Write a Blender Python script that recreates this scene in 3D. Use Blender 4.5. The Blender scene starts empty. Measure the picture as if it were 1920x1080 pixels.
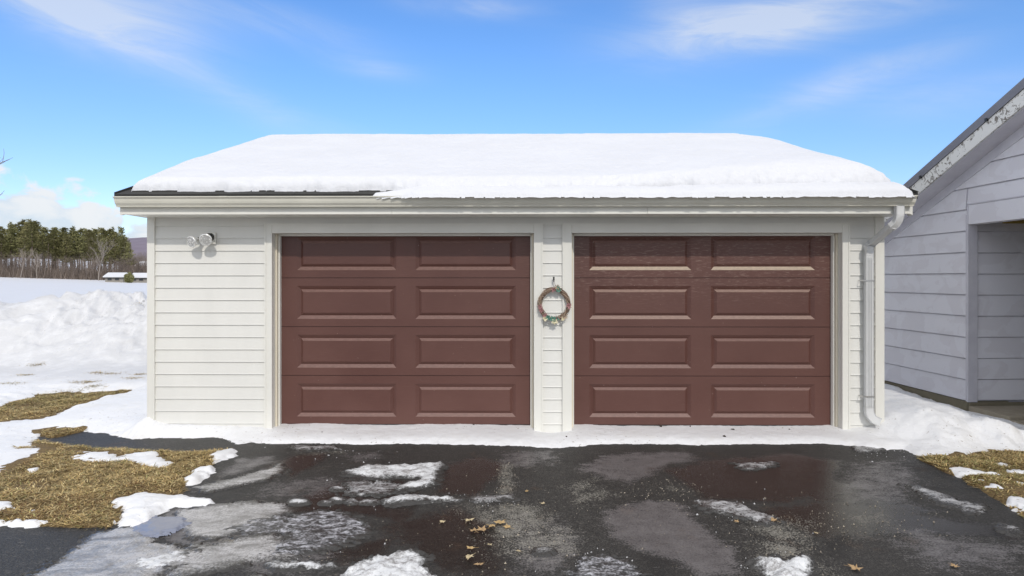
import bpy, bmesh, math, random
import numpy as np
from mathutils import Vector, Matrix

random.seed(7)
RNG = np.random.default_rng(7)
scene = bpy.context.scene
COL = scene.collection
R = math.radians

# ------------------------------------------------------------------ camera
F = 1200.0                     # focal length in photo pixels (1920 wide)
HZ = 522.0                     # horizon row
EYE = 1.65
YAW = R(0.6)
cam_d = bpy.data.cameras.new("camera")
cam = bpy.data.objects.new("camera", cam_d)
COL.objects.link(cam)
cam.location = (0, 0, EYE)
cam.rotation_euler = (R(90), 0, YAW)
cam_d.sensor_width = 36
cam_d.lens = 36 * F / 1920
cam_d.shift_y = -(540 - HZ) / 1920
cam_d.clip_start = 0.05
cam_d.clip_end = 6000
scene.camera = cam

# ------------------------------------------------------------------ sun, exposure
SUN_EL, SUN_AZ = R(35.5), R(11)         # azimuth: to the right of straight behind the camera
sd = bpy.data.lights.new("sun", "SUN")
sd.energy = 2.0
sd.angle = R(0.9)
sd.color = (1.0, 0.945, 0.86)
sun = bpy.data.objects.new("sun", sd)
COL.objects.link(sun)
sun_dir = Vector((math.sin(SUN_AZ) * math.cos(SUN_EL), -math.cos(SUN_AZ) * math.cos(SUN_EL), math.sin(SUN_EL)))
sun.rotation_euler = sun_dir.to_track_quat('Z', 'Y').to_euler()
sun.location = (10, -30, 30)
scene.view_settings.view_transform = 'Standard'
scene.view_settings.look = 'None'
scene.view_settings.exposure = -0.25
scene.view_settings.gamma = 1
scene.view_settings.use_curve_mapping = False


# ------------------------------------------------------------------ node helper
class N:
    def __init__(self, tree):
        self.t = tree

    def node(self, typ, **kw):
        n = self.t.nodes.new(typ)
        for k, v in kw.items():
            setattr(n, k, v)
        return n

    def link(self, a, b):
        self.t.links.new(a, b)

    def _in(self, sock, v):
        if isinstance(v, (int, float)):
            sock.default_value = v
        elif isinstance(v, (tuple, list)):
            if len(v) == 3 and sock.type == 'RGBA':
                v = tuple(v) + (1,)
            sock.default_value = v
        else:
            self.link(v, sock)

    def math(self, op, a, b=0.0, c=None, clamp=False):
        n = self.node('ShaderNodeMath', operation=op, use_clamp=clamp)
        self._in(n.inputs[0], a)
        self._in(n.inputs[1], b)
        if c is not None:
            self._in(n.inputs[2], c)
        return n.outputs[0]

    def mix(self, fac, a, b, mode='MIX'):
        n = self.node('ShaderNodeMix', data_type='RGBA', blend_type=mode)
        self._in(n.inputs[0], fac)
        self._in(n.inputs[6], a)
        self._in(n.inputs[7], b)
        return n.outputs[2]

    def ramp(self, v, lo, hi, a=0.0, b=1.0, smooth=True):
        n = self.node('ShaderNodeMapRange', interpolation_type='SMOOTHSTEP' if smooth else 'LINEAR')
        n.clamp = True if not smooth else True
        self._in(n.inputs[0], v)
        n.inputs[1].default_value = lo
        n.inputs[2].default_value = hi
        n.inputs[3].default_value = a
        n.inputs[4].default_value = b
        return n.outputs[0]

    def noise(self, vec, scale, detail=4, rough=0.55, dist=0.0):
        n = self.node('ShaderNodeTexNoise')
        n.inputs['Scale'].default_value = scale
        n.inputs['Detail'].default_value = detail
        n.inputs['Roughness'].default_value = rough
        n.inputs['Distortion'].default_value = dist
        if vec is not None:
            self.link(vec, n.inputs['Vector'])
        return n.outputs[0]

    def scale(self, vec, s):
        n = self.node('ShaderNodeVectorMath', operation='MULTIPLY')
        self.link(vec, n.inputs[0])
        n.inputs[1].default_value = s
        return n.outputs[0]

    def pos(self):
        return self.node('ShaderNodeNewGeometry').outputs['Position']

    def obj(self):
        return self.node('ShaderNodeTexCoord').outputs['Object']

    def attr(self, name):
        n = self.node('ShaderNodeAttribute')
        n.attribute_name = name
        return n

    def bump(self, h, strength, dist=0.01):
        n = self.node('ShaderNodeBump')
        n.inputs['Strength'].default_value = strength
        n.inputs['Distance'].default_value = dist
        self.link(h, n.inputs['Height'])
        return n.outputs[0]


def material(name, base=(0.5, 0.5, 0.5), rough=0.6, spec=0.5, metal=0.0):
    m = bpy.data.materials.new(name)
    m.use_nodes = True
    b = m.node_tree.nodes['Principled BSDF']
    b.inputs['Base Color'].default_value = tuple(base) + (1,)
    b.inputs['Roughness'].default_value = rough
    b.inputs['Specular IOR Level'].default_value = spec
    b.inputs['Metallic'].default_value = metal
    return m, N(m.node_tree), b


# ------------------------------------------------------------------ world: Nishita sky with cirrus and a low cumulus bank
world = bpy.data.worlds.new("World")
scene.world = world
world.use_nodes = True
wn = N(world.node_tree)
bg = world.node_tree.nodes['Background']
sky = wn.node('ShaderNodeTexSky', sky_type='NISHITA')
sky.sun_disc = False
sky.sun_elevation = SUN_EL
sky.sun_rotation = math.pi - SUN_AZ
sky.altitude = 300
sky.air_density = 1.25
sky.dust_density = 0.1
sky.ozone_density = 3.0
hsv = wn.node('ShaderNodeHueSaturation')
hsv.inputs['Hue'].default_value = 0.512
hsv.inputs['Saturation'].default_value = 1.27
hsv.inputs['Value'].default_value = 1.45
wn.link(sky.outputs[0], hsv.inputs['Color'])
tc = wn.node('ShaderNodeTexCoord').outputs['Generated']
sep = wn.node('ShaderNodeSeparateXYZ')
wn.link(tc, sep.inputs[0])
dx, dy, dz = sep.outputs
horiz = wn.math('SQRT', wn.math('ADD', wn.math('MULTIPLY', dx, dx), wn.math('MULTIPLY', dy, dy)))
az = wn.math('ARCTAN2', dx, dy)                # 0 = north (view), radians
el = wn.math('ARCTAN2', dz, horiz)
cmb = wn.node('ShaderNodeCombineXYZ')
wn.link(az, cmb.inputs[0])
wn.link(el, cmb.inputs[1])
ang = cmb.outputs[0]
# slanting wisp coordinate
cmb2 = wn.node('ShaderNodeCombineXYZ')
wn._in(cmb2.inputs[0], wn.math('MULTIPLY', az, 3.2))
wn._in(cmb2.inputs[1], wn.math('MULTIPLY', wn.math('ADD', el, wn.math('MULTIPLY', az, 0.12)), 15.0))
fib = wn.noise(cmb2.outputs[0], 1.5, 7, 0.62, 0.7)
soft = wn.noise(wn.scale(ang, (3.0, 7.0, 1)), 1.0, 4, 0.5, 0.4)


def wisp(a0, e0, sa, se, tilt, amp):
    """soft elongated cloud centred at azimuth a0, elevation e0 (degrees)"""
    u = wn.math('SUBTRACT', az, R(a0))
    v = wn.math('SUBTRACT', el, R(e0))
    c, s = math.cos(R(tilt)), math.sin(R(tilt))
    p = wn.math('ADD', wn.math('MULTIPLY', u, c), wn.math('MULTIPLY', v, s))
    q = wn.math('SUBTRACT', wn.math('MULTIPLY', v, c), wn.math('MULTIPLY', u, s))
    p = wn.math('DIVIDE', p, R(sa))
    q = wn.math('DIVIDE', q, R(se))
    d = wn.math('ADD', wn.math('MULTIPLY', p, p), wn.math('MULTIPLY', q, q))
    g = wn.math('POWER', 2.718, wn.math('MULTIPLY', d, -1.0))
    return wn.math('MULTIPLY', g, amp)


acc = None
for w in ((-35.0, 18.8, 7.5, 1.6, -15, .85), (-31.0, 19.8, 6, 3.2, 0, .62), (-38.5, 20.4, 5, 1.5, -14, .5), (-26.0, 15.6, 6, .9, -20, .22),
          (-18.0, 12.5, 9, 1.4, -16, .25), (-19.0, 20.4, 6, 1.2, -8, .38), (-13.0, 18.0, 3.5, .9, -6, .42), (-4.5, 23.0, 5.5, .9, -3, .5),
          (18.5, 20.3, 8, 2.2, 2, .85), (24.5, 21.0, 10, 2.0, 6, .5), (33.0, 21.8, 9, 2.0, 8, .55), (14.0, 22.3, 4, 1.8, -30, .3),
          (28.5, 15.6, 6, 1.3, 10, .48), (22.0, 13.5, 7, 1.2, 14, .3), (34.0, 13.2, 6, 1.4, 0, .32),
          (-9.0, 31, 16, 3.5, -12, .6), (24, 36, 20, 4, 8, .6), (-50, 28, 20, 4, 6, .6), (60, 24, 18, 4, -8, .6)):
    g = wisp(*w)
    acc = g if acc is None else wn.math('ADD', acc, g)
outside = wn.math('MAXIMUM', wn.ramp(wn.math('ABSOLUTE', az), .75, 1.25), wn.ramp(el, R(27), R(48)))
fill_cloud = wn.math('MULTIPLY', outside, wn.ramp(soft, .30, .62, .70, 1.5))
cir = wn.math('MULTIPLY', acc, wn.ramp(fib, .28, .72, .35, 1.15), clamp=True)
cir = wn.math('MULTIPLY', cir, .60)
# cumulus bank low in the west-northwest, lower elsewhere
puff = wn.noise(wn.scale(ang, (1.0, 1.35, 1)), 21.0, 5, 0.55, 0.35)
puff2 = wn.noise(wn.scale(ang, (1.0, 0.2, 1)), 5.0, 2, 0.5)
topA = wn.ramp(az, R(-43), R(-29), R(8.6), R(4.6), smooth=False)
topB = wn.ramp(az, R(-29), R(-20), 0.0, R(-3.2), smooth=False)
top = wn.math('ADD', wn.math('ADD', topA, topB), wn.math('MULTIPLY', wn.math('SUBTRACT', puff2, .5), R(4)))
cum = wn.math('ADD', wn.math('MULTIPLY', wn.math('SUBTRACT', top, el), 14.0), wn.math('MULTIPLY', wn.math('SUBTRACT', puff, .5), 2.4))
cum = wn.ramp(cum, -.02, .30)
shade = wn.math('ADD', wn.ramp(puff, .35, .62), wn.math('MULTIPLY', wn.math('SUBTRACT', el, wn.math('SUBTRACT', top, .02)), 8.0), clamp=True)
cumcol = wn.mix(shade, (5.4, 6.1, 6.8), (6.9, 7.0, 7.1))
lowtint = wn.mix(wn.ramp(el, 0.0, R(21)), (.63, .67, .93), (1, 1, 1))
blue = wn.mix(1.0, hsv.outputs[0], lowtint, 'MULTIPLY')
skyc = wn.mix(cir, blue, (6.6, 6.8, 7.0))
skyc = wn.mix(wn.math('MULTIPLY', fill_cloud, .62, clamp=True), skyc, (9.4, 9.2, 8.8))  # unseen bright cloud cover, added to lift the fill light
skyc = wn.mix(wn.math('MULTIPLY', cum, .93), skyc, cumcol)
wn.link(skyc, bg.inputs['Color'])
bg.inputs['Strength'].default_value = 0.15


# ------------------------------------------------------------------ geometry helpers
def to_world(cx, cy, z):
    c, s = math.cos(YAW), math.sin(YAW)
    return (cx * c - cy * s, cx * s + cy * c, z)


def gp(px, py, z=0.0):
    """ground point seen at photo pixel (px, py), at height z"""
    d = (EYE - z) * F / (py - HZ)
    w = to_world((px - 960) / F * d, d, z)
    return (w[0], w[1])


def wp(px, py, Y):
    """point of the vertical plane y = Y seen at photo pixel -> (x, z)"""
    rx, ry, _ = to_world((px - 960) / F, 1.0, 0)
    t = Y / ry
    return (rx * t, EYE + (HZ - py) / F * t)


class MB:
    def __init__(self):
        self.v, self.f, self.m = [], [], []

    def box(self, x0, x1, y0, y1, z0, z1, mi=0):
        n = len(self.v)
        self.v += [(x0, y0, z0), (x1, y0, z0), (x1, y1, z0), (x0, y1, z0), (x0, y0, z1), (x1, y0, z1), (x1, y1, z1), (x0, y1, z1)]
        for q in ((0, 3, 2, 1), (4, 5, 6, 7), (0, 1, 5, 4), (1, 2, 6, 5), (2, 3, 7, 6), (3, 0, 4, 7)):
            self.f.append(tuple(n + i for i in q))
            self.m.append(mi)
        return self

    def prism(self, poly, axis, a0, a1, mi=0, cap=True):
        """polygon of 2D points extruded along axis ('x': poly=(y,z); 'y': (x,z); 'z': (x,y))"""
        n = len(self.v)
        k = len(poly)
        for a in (a0, a1):
            for p, q in poly:
                self.v.append((a, p, q) if axis == 'x' else (p, a, q) if axis == 'y' else (p, q, a))
        for i in range(k):
            j = (i + 1) % k
            self.f.append((n + i, n + j, n + k + j, n + k + i))
            self.m.append(mi)
        if cap:
            self.f.append(tuple(n + i for i in reversed(range(k))))
            self.f.append(tuple(n + k + i for i in range(k)))
            self.m += [mi, mi]
        return self

    def tube(self, pts, rads, sides=8, mi=0, cap=True):
        n = len(self.v)
        pts = [Vector(p) for p in pts]
        if not isinstance(rads, (list, tuple)):
            rads = [rads] * len(pts)
        up = None
        for i, p in enumerate(pts):
            t = (pts[min(i + 1, len(pts) - 1)] - pts[max(i - 1, 0)])
            if t.length < 1e-9:
                t = Vector((0, 0, 1))
            t.normalize()
            if up is None:
                up = t.orthogonal().normalized()
            else:
                up = (up - t * up.dot(t))
                up = up.normalized() if up.length > 1e-6 else t.orthogonal().normalized()
            b = t.cross(up)
            for k in range(sides):
                a = 2 * math.pi * k / sides
                self.v.append(tuple(p + (up * math.cos(a) + b * math.sin(a)) * rads[i]))
        for i in range(len(pts) - 1):
            for k in range(sides):
                k2 = (k + 1) % sides
                self.f.append((n + i * sides + k, n + i * sides + k2, n + (i + 1) * sides + k2, n + (i + 1) * sides + k))
                self.m.append(mi)
        if cap and sides > 2:
            self.f.append(tuple(n + k for k in reversed(range(sides))))
            self.f.append(tuple(n + (len(pts) - 1) * sides + k for k in range(sides)))
            self.m += [mi, mi]
        return self

    def lathe(self, prof, origin, axis, seg=20, mi=0):
        """prof: (distance along axis, radius)"""
        axis = Vector(axis).normalized()
        u = axis.orthogonal().normalized()
        w = axis.cross(u)
        o = Vector(origin)
        n = len(self.v)
        for a, r in prof:
            for k in range(seg):
                t = 2 * math.pi * k / seg
                self.v.append(tuple(o + axis * a + (u * math.cos(t) + w * math.sin(t)) * max(r, 1e-4)))
        for i in range(len(prof) - 1):
            for k in range(seg):
                k2 = (k + 1) % seg
                self.f.append((n + i * seg + k, n + i * seg + k2, n + (i + 1) * seg + k2, n + (i + 1) * seg + k))
                self.m.append(mi)
        return self

    def mesh(self, name, mats, smooth=False):
        me = bpy.data.meshes.new(name)
        me.from_pydata(self.v, [], self.f)
        for m in (mats if isinstance(mats, (list, tuple)) else [mats]):
            me.materials.append(m)
        me.polygons.foreach_set('material_index', self.m)
        if smooth:
            me.polygons.foreach_set('use_smooth', [True] * len(self.f))
        me.update()
        return me

    def build(self, name, mats, parent=None, smooth=False, bevel=0.0):
        o = bpy.data.objects.new(name, self.mesh(name, mats, smooth))
        COL.objects.link(o)
        if bevel:
            b = o.modifiers.new('bevel', 'BEVEL')
            b.width = bevel
            b.segments = 2
            b.limit_method = 'ANGLE'
        if parent is not None:
            o.parent = parent
        return o


def np_mesh(name, V, Q, mat, smooth=True):
    me = bpy.data.meshes.new(name)
    V = np.asarray(V, dtype=np.float32)
    Q = np.asarray(Q, dtype=np.int32)
    k = Q.shape[1]
    me.vertices.add(len(V))
    me.vertices.foreach_set('co', V.ravel())
    me.loops.add(Q.size)
    me.loops.foreach_set('vertex_index', Q.ravel())
    me.polygons.add(len(Q))
    me.polygons.foreach_set('loop_start', np.arange(0, Q.size, k, dtype=np.int32))
    if smooth:
        me.polygons.foreach_set('use_smooth', np.ones(len(Q), dtype=bool))
    me.update(calc_edges=True)
    me.validate()
    me.materials.append(mat)
    return me


def link(name, me, parent=None):
    o = bpy.data.objects.new(name, me)
    COL.objects.link(o)
    if parent is not None:
        o.parent = parent
    return o


def empty(name, loc=(0, 0, 0), rz=0.0):
    o = bpy.data.objects.new(name, None)
    COL.objects.link(o)
    o.location = loc
    o.rotation_euler = (0, 0, rz)
    o.empty_display_size = 0.2
    return o


def tag(o, label=None, cat=None, group=None, kind=None):
    for k, v in (('label', label), ('category', cat), ('group', group), ('kind', kind)):
        if v:
            o[k] = v
    return o


def copy_tree(o, parent=None):
    c = o.copy()
    COL.objects.link(c)
    c.parent = parent
    for ch in list(o.children):
        copy_tree(ch, c)
    return c


# value noise in numpy
_perm = np.random.default_rng(3).random((256, 256))


def vnoise(x, y):
    xi = np.floor(x).astype(int)
    yi = np.floor(y).astype(int)
    fx, fy = x - xi, y - yi
    fx = fx * fx * (3 - 2 * fx)
    fy = fy * fy * (3 - 2 * fy)
    a = _perm[xi % 256, yi % 256]
    b = _perm[(xi + 1) % 256, yi % 256]
    c = _perm[xi % 256, (yi + 1) % 256]
    d = _perm[(xi + 1) % 256, (yi + 1) % 256]
    return (a * (1 - fx) + b * fx) * (1 - fy) + (c * (1 - fx) + d * fx) * fy


def fbm(x, y, s, octaves=4, gain=0.5):
    t, amp, tot = 0, 1.0, 0
    for i in range(octaves):
        t = t + amp * (vnoise(x * s + 17.3 * i, y * s + 9.1 * i) - 0.5)
        tot += amp
        amp *= gain
        s *= 2.03
    return t / tot * 2


def sdf(x, y, poly):
    """signed distance, positive inside"""
    d2 = np.full(x.shape, 1e9)
    inside = np.zeros(x.shape, dtype=bool)
    k = len(poly)
    for i in range(k):
        ax, ay = poly[i]
        bx, by = poly[(i + 1) % k]
        ex, ey = bx - ax, by - ay
        L = ex * ex + ey * ey + 1e-12
        t = np.clip(((x - ax) * ex + (y - ay) * ey) / L, 0, 1)
        qx, qy = x - ax - t * ex, y - ay - t * ey
        d2 = np.minimum(d2, qx * qx + qy * qy)
        cond = ((ay > y) != (by > y)) & (x < (bx - ax) * (y - ay) / ((by - ay) if abs(by - ay) > 1e-12 else 1e-12) + ax)
        inside ^= cond
    d = np.sqrt(d2)
    return np.where(inside, d, -d)


def sst(v, a, b):
    t = np.clip((v - a) / (b - a), 0, 1)
    return t * t * (3 - 2 * t)


def gpoly(*pts):
    return [gp(*p) for p in pts]


# ------------------------------------------------------------------ materials
def mat_snow(name, dirt=0.0, base=(.86, .865, .88)):
    m, n, b = material(name, base, 0.55, 0.3)
    p = n.pos()
    big = n.noise(p, 1.3, 5, .6)
    fine = n.noise(p, 45, 4, .6)
    c = n.mix(n.ramp(big, .3, .7), tuple(v * .955 for v in base), base)
    if dirt:
        sp = n.noise(p, 26, 3, .65)
        area = n.noise(p, .9, 3, .6)
        f = n.math('MULTIPLY', n.ramp(sp, .63, .70), n.ramp(area, .44, .60))
        c = n.mix(n.math('MULTIPLY', f, dirt), c, (.20, .15, .09))
        stain = n.noise(n.scale(p, (1, 1, 3)), 1.7, 6, .7)
        c = n.mix(n.math('MULTIPLY', n.ramp(stain, .50, .72), dirt * .45), c, (.62, .58, .50))
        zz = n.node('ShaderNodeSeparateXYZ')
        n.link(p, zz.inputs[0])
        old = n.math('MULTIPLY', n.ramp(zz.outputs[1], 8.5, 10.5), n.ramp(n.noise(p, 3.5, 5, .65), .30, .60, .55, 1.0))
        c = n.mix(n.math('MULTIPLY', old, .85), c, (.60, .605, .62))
    n._in(b.inputs['Base Color'], c)
    h = n.math('ADD', n.math('MULTIPLY', fine, .35), n.noise(p, 9, 4, .6))
    n.link(n.bump(h, .55, .02), b.inputs['Normal'])
    b.inputs['Subsurface Weight'].default_value = 0.0
    return m


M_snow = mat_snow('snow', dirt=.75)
M_roofsnow = mat_snow('roof_snow', 0.0, (.725, .735, .765))
M_fieldsnow = mat_snow('field_snow', 0.0, (.69, .70, .73))


def mat_vinyl(name, base, rough=.42, streak=.06):
    m, n, b = material(name, base, rough, .4)
    p = n.pos()
    a = n.noise(n.scale(p, (1.2, 1.2, .5)), 2.2, 4, .6)
    g = n.noise(n.scale(p, (8, 8, 1.2)), 4, 4, .6)
    c = n.mix(n.ramp(a, .3, .75), tuple(v * (1 - streak) for v in base), base)
    c = n.mix(n.ramp(g, .6, .85, 0, .25), c, tuple(v * .82 for v in base))
    n._in(b.inputs['Base Color'], c)
    n.link(n.bump(n.noise(n.scale(p, (2, 2, 30)), 6, 3, .5), .05, .004), b.inputs['Normal'])
    return m


M_siding = mat_vinyl('white_vinyl', (.765, .758, .718))
M_trim = mat_vinyl('white_trim', (.78, .77, .715), .45)
M_gutter = mat_vinyl('gutter_paint', (.76, .74, .645), .38, .1)
M_down = mat_vinyl('downspout_paint', (.70, .705, .70), .38, .1)
M_cream = mat_vinyl('cream_stop', (.72, .66, .53), .5)
M_dark, _, _ = material('dark_gap', (.02, .02, .02), .8)
M_black, _, _ = material('black_plastic', (.02, .02, .02), .45)
M_metal, _, _ = material('grey_metal', (.55, .55, .55), .35, .5, .9)

# brown door paint, chalked with age
M_door, n, b = material('brown_door_paint', (.13, .066, .056), .40, .38)
p = n.pos()
gr = n.noise(n.scale(p, (1.2, 1, 34)), 5, 5, .65)
bl = n.noise(p, 1.4, 4, .6)
c = n.mix(n.ramp(bl, .3, .7), (.105, .046, .037), (.122, .055, .044))
c = n.mix(n.ramp(gr, .55, .8, 0, .35), c, (.19, .115, .10))
sx = n.node('ShaderNodeSeparateXYZ')
n.link(p, sx.inputs[0])
chalk = n.math('MULTIPLY', n.ramp(sx.outputs[2], 1.2, 1.75), n.ramp(sx.outputs[0], -.3, 1.0))
chalk = n.math('MULTIPLY', chalk, n.ramp(n.noise(n.scale(p, (2.5, 1, 14)), 5, 6, .7), .5, .72))
c = n.mix(n.math('MULTIPLY', chalk, .45), c, (.36, .26, .22))
fl = n.noise(n.scale(p, (1, 1, 1)), 34, 2, .5)
c = n.mix(n.ramp(fl, .735, .76, 0, .6), c, (.4, .3, .26))
n._in(b.inputs['Base Color'], c)
n._in(b.inputs['Roughness'], n.ramp(bl, .3, .7, .36, .5))
n.link(n.bump(n.noise(n.scale(p, (3, 1, 60)), 6, 3, .6), .08, .004), b.inputs['Normal'])

def mat_lit_chalk(name, base):
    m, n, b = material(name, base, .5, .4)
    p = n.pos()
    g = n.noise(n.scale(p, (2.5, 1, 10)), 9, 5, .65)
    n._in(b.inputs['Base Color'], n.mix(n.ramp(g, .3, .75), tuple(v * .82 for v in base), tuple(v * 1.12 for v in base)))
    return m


M_lit_fade = mat_lit_chalk('lit_faded_brown', (.205, .118, .10))  # up-facing bevels: sunlit highlight painted in, along with faded paint
M_fade2 = mat_lit_chalk('chalky_brown', (.30, .20, .165))
M_fade3 = mat_lit_chalk('bare_faded_ledge', (.50, .40, .31))

# shingles
M_shingle, n, b = material('black_shingle', (.03, .03, .028), .85)
p = n.pos()
n._in(b.inputs['Base Color'], n.mix(n.noise(p, 60, 3, .6), (.012, .012, .011), (.05, .048, .043)))
n.link(n.bump(n.noise(p, 120, 2, .6), .4, .004), b.inputs['Normal'])

# grey painted hardboard of the house
M_grey, n, b = material('grey_house_paint', (.36, .365, .42), .55, .4)
p = n.pos()
a = n.noise(n.scale(p, (1, 1.2, 1.6)), 2.3, 3, .5, .8)
g = n.noise(p, 9, 4, .65)
c = n.mix(n.ramp(a, .50, .56), (.77, .765, .815), (.725, .713, .76))
c = n.mix(n.ramp(g, .60, .75, 0, .35), c, (.60, .575, .615))
n._in(b.inputs['Base Color'], c)
n.link(n.bump(n.noise(n.scale(p, (2, 2, 24)), 8, 4, .6), .14, .004), b.inputs['Normal'])
M_greytrim, n, b = material('grey_trim_paint', (.32, .32, .37), .5, .4)
p = n.pos()
n._in(b.inputs['Base Color'], n.mix(n.ramp(n.noise(p, 5, 5, .65), .35, .7), (.58, .57, .625), (.65, .64, .69)))
M_peel, n, b = material('peeling_white_paint', (.7, .69, .65), .7)
p = n.pos()
a = n.noise(n.scale(p, (1, 1, 1)), 14, 7, .72, 1.2)
low = n.noise(p, 3, 3, .6)
f = n.ramp(n.math('ADD', a, n.math('MULTIPLY', n.math('SUBTRACT', low, .5), .35)), .545, .58)
n._in(b.inputs['Base Color'], n.mix(f, (.78, .775, .74), n.mix(n.noise(p, 70, 2), (.10, .085, .07), (.33, .30, .26))))
n.link(n.bump(f, -.6, .006), b.inputs['Normal'])
M_roofmetal, n, b = material('grey_roof_metal', (.19, .19, .22), .5)
p = n.pos()
n._in(b.inputs['Base Color'], n.mix(n.noise(p, 4, 4, .6), (.15, .15, .17), (.24, .24, .275)))
M_conc, n, b = material('old_concrete', (.33, .29, .22), .85)
p = n.pos()
n._in(b.inputs['Base Color'], n.mix(n.noise(p, 7, 6, .7), (.20, .17, .12), (.42, .37, .29)))
n.link(n.bump(n.noise(p, 60, 4, .7), .3, .005), b.inputs['Normal'])
M_found, n, b = material('mossy_footing', (.12, .105, .07), .9)
p = n.pos()
n._in(b.inputs['Base Color'], n.mix(n.noise(p, 9, 6, .7), (.12, .11, .075), (.27, .235, .165)))
M_recess_shade, _, _ = material('recess_shade_boards', (.055, .048, .045), .7)  # near-black: the porch recess's shade painted into its ceiling and walls
M_yellow, _, _ = material('aged_yellow_board', (.38, .27, .07), .6)

# asphalt: painted layers R=pale film, G=wet, B=frost / grit, from attribute 'cover'
M_asph, n, b = material('wet_asphalt', (.035, .035, .036), .7, .5)
p = n.pos()
at = n.attr('cover')
sp = n.node('ShaderNodeSeparateColor')
n.link(at.outputs['Color'], sp.inputs[0])
big = n.noise(p, 2.1, 6, .65, .6)
mid = n.noise(p, 7.5, 6, .7, .4)
fine = n.noise(p, 85, 3, .65)
agg = n.noise(p, 210, 2, .6)
jit = n.math('ADD', n.math('MULTIPLY', n.math('SUBTRACT', big, .5), .75), n.math('MULTIPLY', n.math('SUBTRACT', mid, .5), .95))
grn = n.math('MULTIPLY', n.math('SUBTRACT', fine, .5), 1.3)
film0 = n.math('ADD', n.math('ADD', sp.outputs[0], jit), grn)
wet = n.ramp(n.math('ADD', n.math('ADD', sp.outputs[1], jit), grn), .36, .78)
frost = n.ramp(n.math('ADD', n.math('ADD', sp.outputs[2], jit), n.math('MULTIPLY', n.math('SUBTRACT', fine, .5), 1.7)), .50, .74)
c = n.mix(n.ramp(n.math('ADD', n.math('MULTIPLY', agg, .5), n.math('MULTIPLY', fine, .5)), .42, .66), (.009, .0085, .008), (.080, .075, .068))
c = n.mix(n.ramp(big, .46, .30, 0, .75), c, (.010, .009, .0085))
strk = n.noise(n.scale(p, (1.0, 2.6, 1)), 9, 7, .74, .9)
c = n.mix(n.math('MULTIPLY', n.ramp(strk, .52, .72), n.ramp(fine, .38, .62)), c, (.15, .138, .125))
c = n.mix(n.math('MULTIPLY', wet, .55), c, (.014, .012, .011))
film = n.ramp(n.math('ADD', film0, n.math('MULTIPLY', n.math('SUBTRACT', strk, .5), 1.3)), .34, .88)
filmc = n.mix(n.ramp(mid, .3, .75), (.115, .107, .109), (.185, .174, .174))
filmc = n.mix(n.ramp(fine, .60, .72, 0, .5), filmc, (.17, .155, .13))
c = n.mix(n.math('MULTIPLY', film, n.ramp(fine, .25, .6, .45, .95)), c, filmc)
grit = n.mix(n.ramp(n.noise(p, 130, 2, .6), .35, .65), (.16, .15, .12), (.36, .34, .30))
c = n.mix(n.math('MULTIPLY', frost, .75), c, grit)
lit = n.ramp(n.noise(p, 55, 2, .5), .70, .74)
c = n.mix(n.math('MULTIPLY', lit, .55), c, (.25, .21, .14))
rust = n.math('MULTIPLY', n.ramp(n.noise(p, 3.1, 3, .6), .6, .72), n.ramp(fine, .45, .6))
c = n.mix(n.math('MULTIPLY', rust, .35), c, (.12, .065, .03))
n._in(b.inputs['Base Color'], c)
ro = n.mix(wet, (.60, .60, .60), (.16, .16, .16))
ro = n.mix(film, ro, (.40, .40, .40))
ro = n.mix(frost, ro, (.7, .7, .7))
n._in(b.inputs['Roughness'], ro)
hgt = n.math('ADD', n.math('MULTIPLY', agg, .6), n.math('MULTIPLY', fine, .7))
bs = n.node('ShaderNodeBump')
bs.inputs['Distance'].default_value = .006
n._in(bs.inputs['Strength'], n.ramp(n.math('MAXIMUM', wet, film), 0, 1, .8, .25, False))
n.link(hgt, bs.inputs['Height'])
n.link(bs.outputs[0], b.inputs['Normal'])


def mat_ice(name, lo, hi, rough, scale=11.0, thr=(.36, .62)):
    m, n, b = material(name, hi, rough, .5)
    p = n.pos()
    a = n.noise(n.scale(p, (.75, 1.3, 1)), scale, 7, .68, .8)
    f = n.noise(p, 70, 3, .7)
    q = n.ramp(n.math('ADD', a, n.math('MULTIPLY', n.math('SUBTRACT', f, .5), .45)), *thr)
    c = n.mix(q, lo, hi)
    dep = n.attr('depth').outputs['Fac']
    dep = n.math('ADD', dep, n.math('ADD', n.math('MULTIPLY', n.math('SUBTRACT', f, .5), .9), n.math('MULTIPLY', n.math('SUBTRACT', a, .5), 1.1)))
    thick = n.ramp(dep, .22, .80)
    c = n.mix(thick, n.mix(f, (.020, .019, .018), (.07, .066, .062)), c)
    n._in(b.inputs['Base Color'], c)
    n._in(b.inputs['Roughness'], n.ramp(q, 0, 1, rough * .55, rough))
    n.link(n.bump(n.math('ADD', a, n.math('MULTIPLY', f, .5)), .5, .012), b.inputs['Normal'])
    return m


M_icewhite = mat_ice('white_ice', (.30, .29, .285), (.74, .75, .76), .5, 10, (.33, .58))
M_icegrey = mat_ice('grey_ice', (.075, .07, .068), (.54, .54, .55), .45, 12, (.36, .68))
M_icefilm = mat_ice('thin_grey_ice', (.17, .163, .158), (.50, .49, .49), .30, 6, (.28, .70))
M_icespeck = mat_ice('speckled_ice', (.04, .04, .041), (.58, .58, .62), .5, 19, (.42, .70))
M_puddle, n, b = material('icy_water', (.22, .24, .31), .02, 1.0)
b.inputs['IOR'].default_value = 1.33
b.inputs['Roughness'].default_value = .12

M_soil, n, b = material('thatch_soil', (.17, .12, .055), .95)
p = n.pos()
a = n.noise(p, 3.5, 5, .65)
f = n.noise(n.scale(p, (1.6, .8, 1)), 60, 4, .7)
c = n.mix(n.ramp(f, .3, .7), (.085, .055, .026), (.27, .185, .075))
c = n.mix(n.ramp(a, .56, .7, 0, .6), c, (.07, .04, .024))
n._in(b.inputs['Base Color'], c)
n.link(n.bump(f, .8, .015), b.inputs['Normal'])

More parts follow.
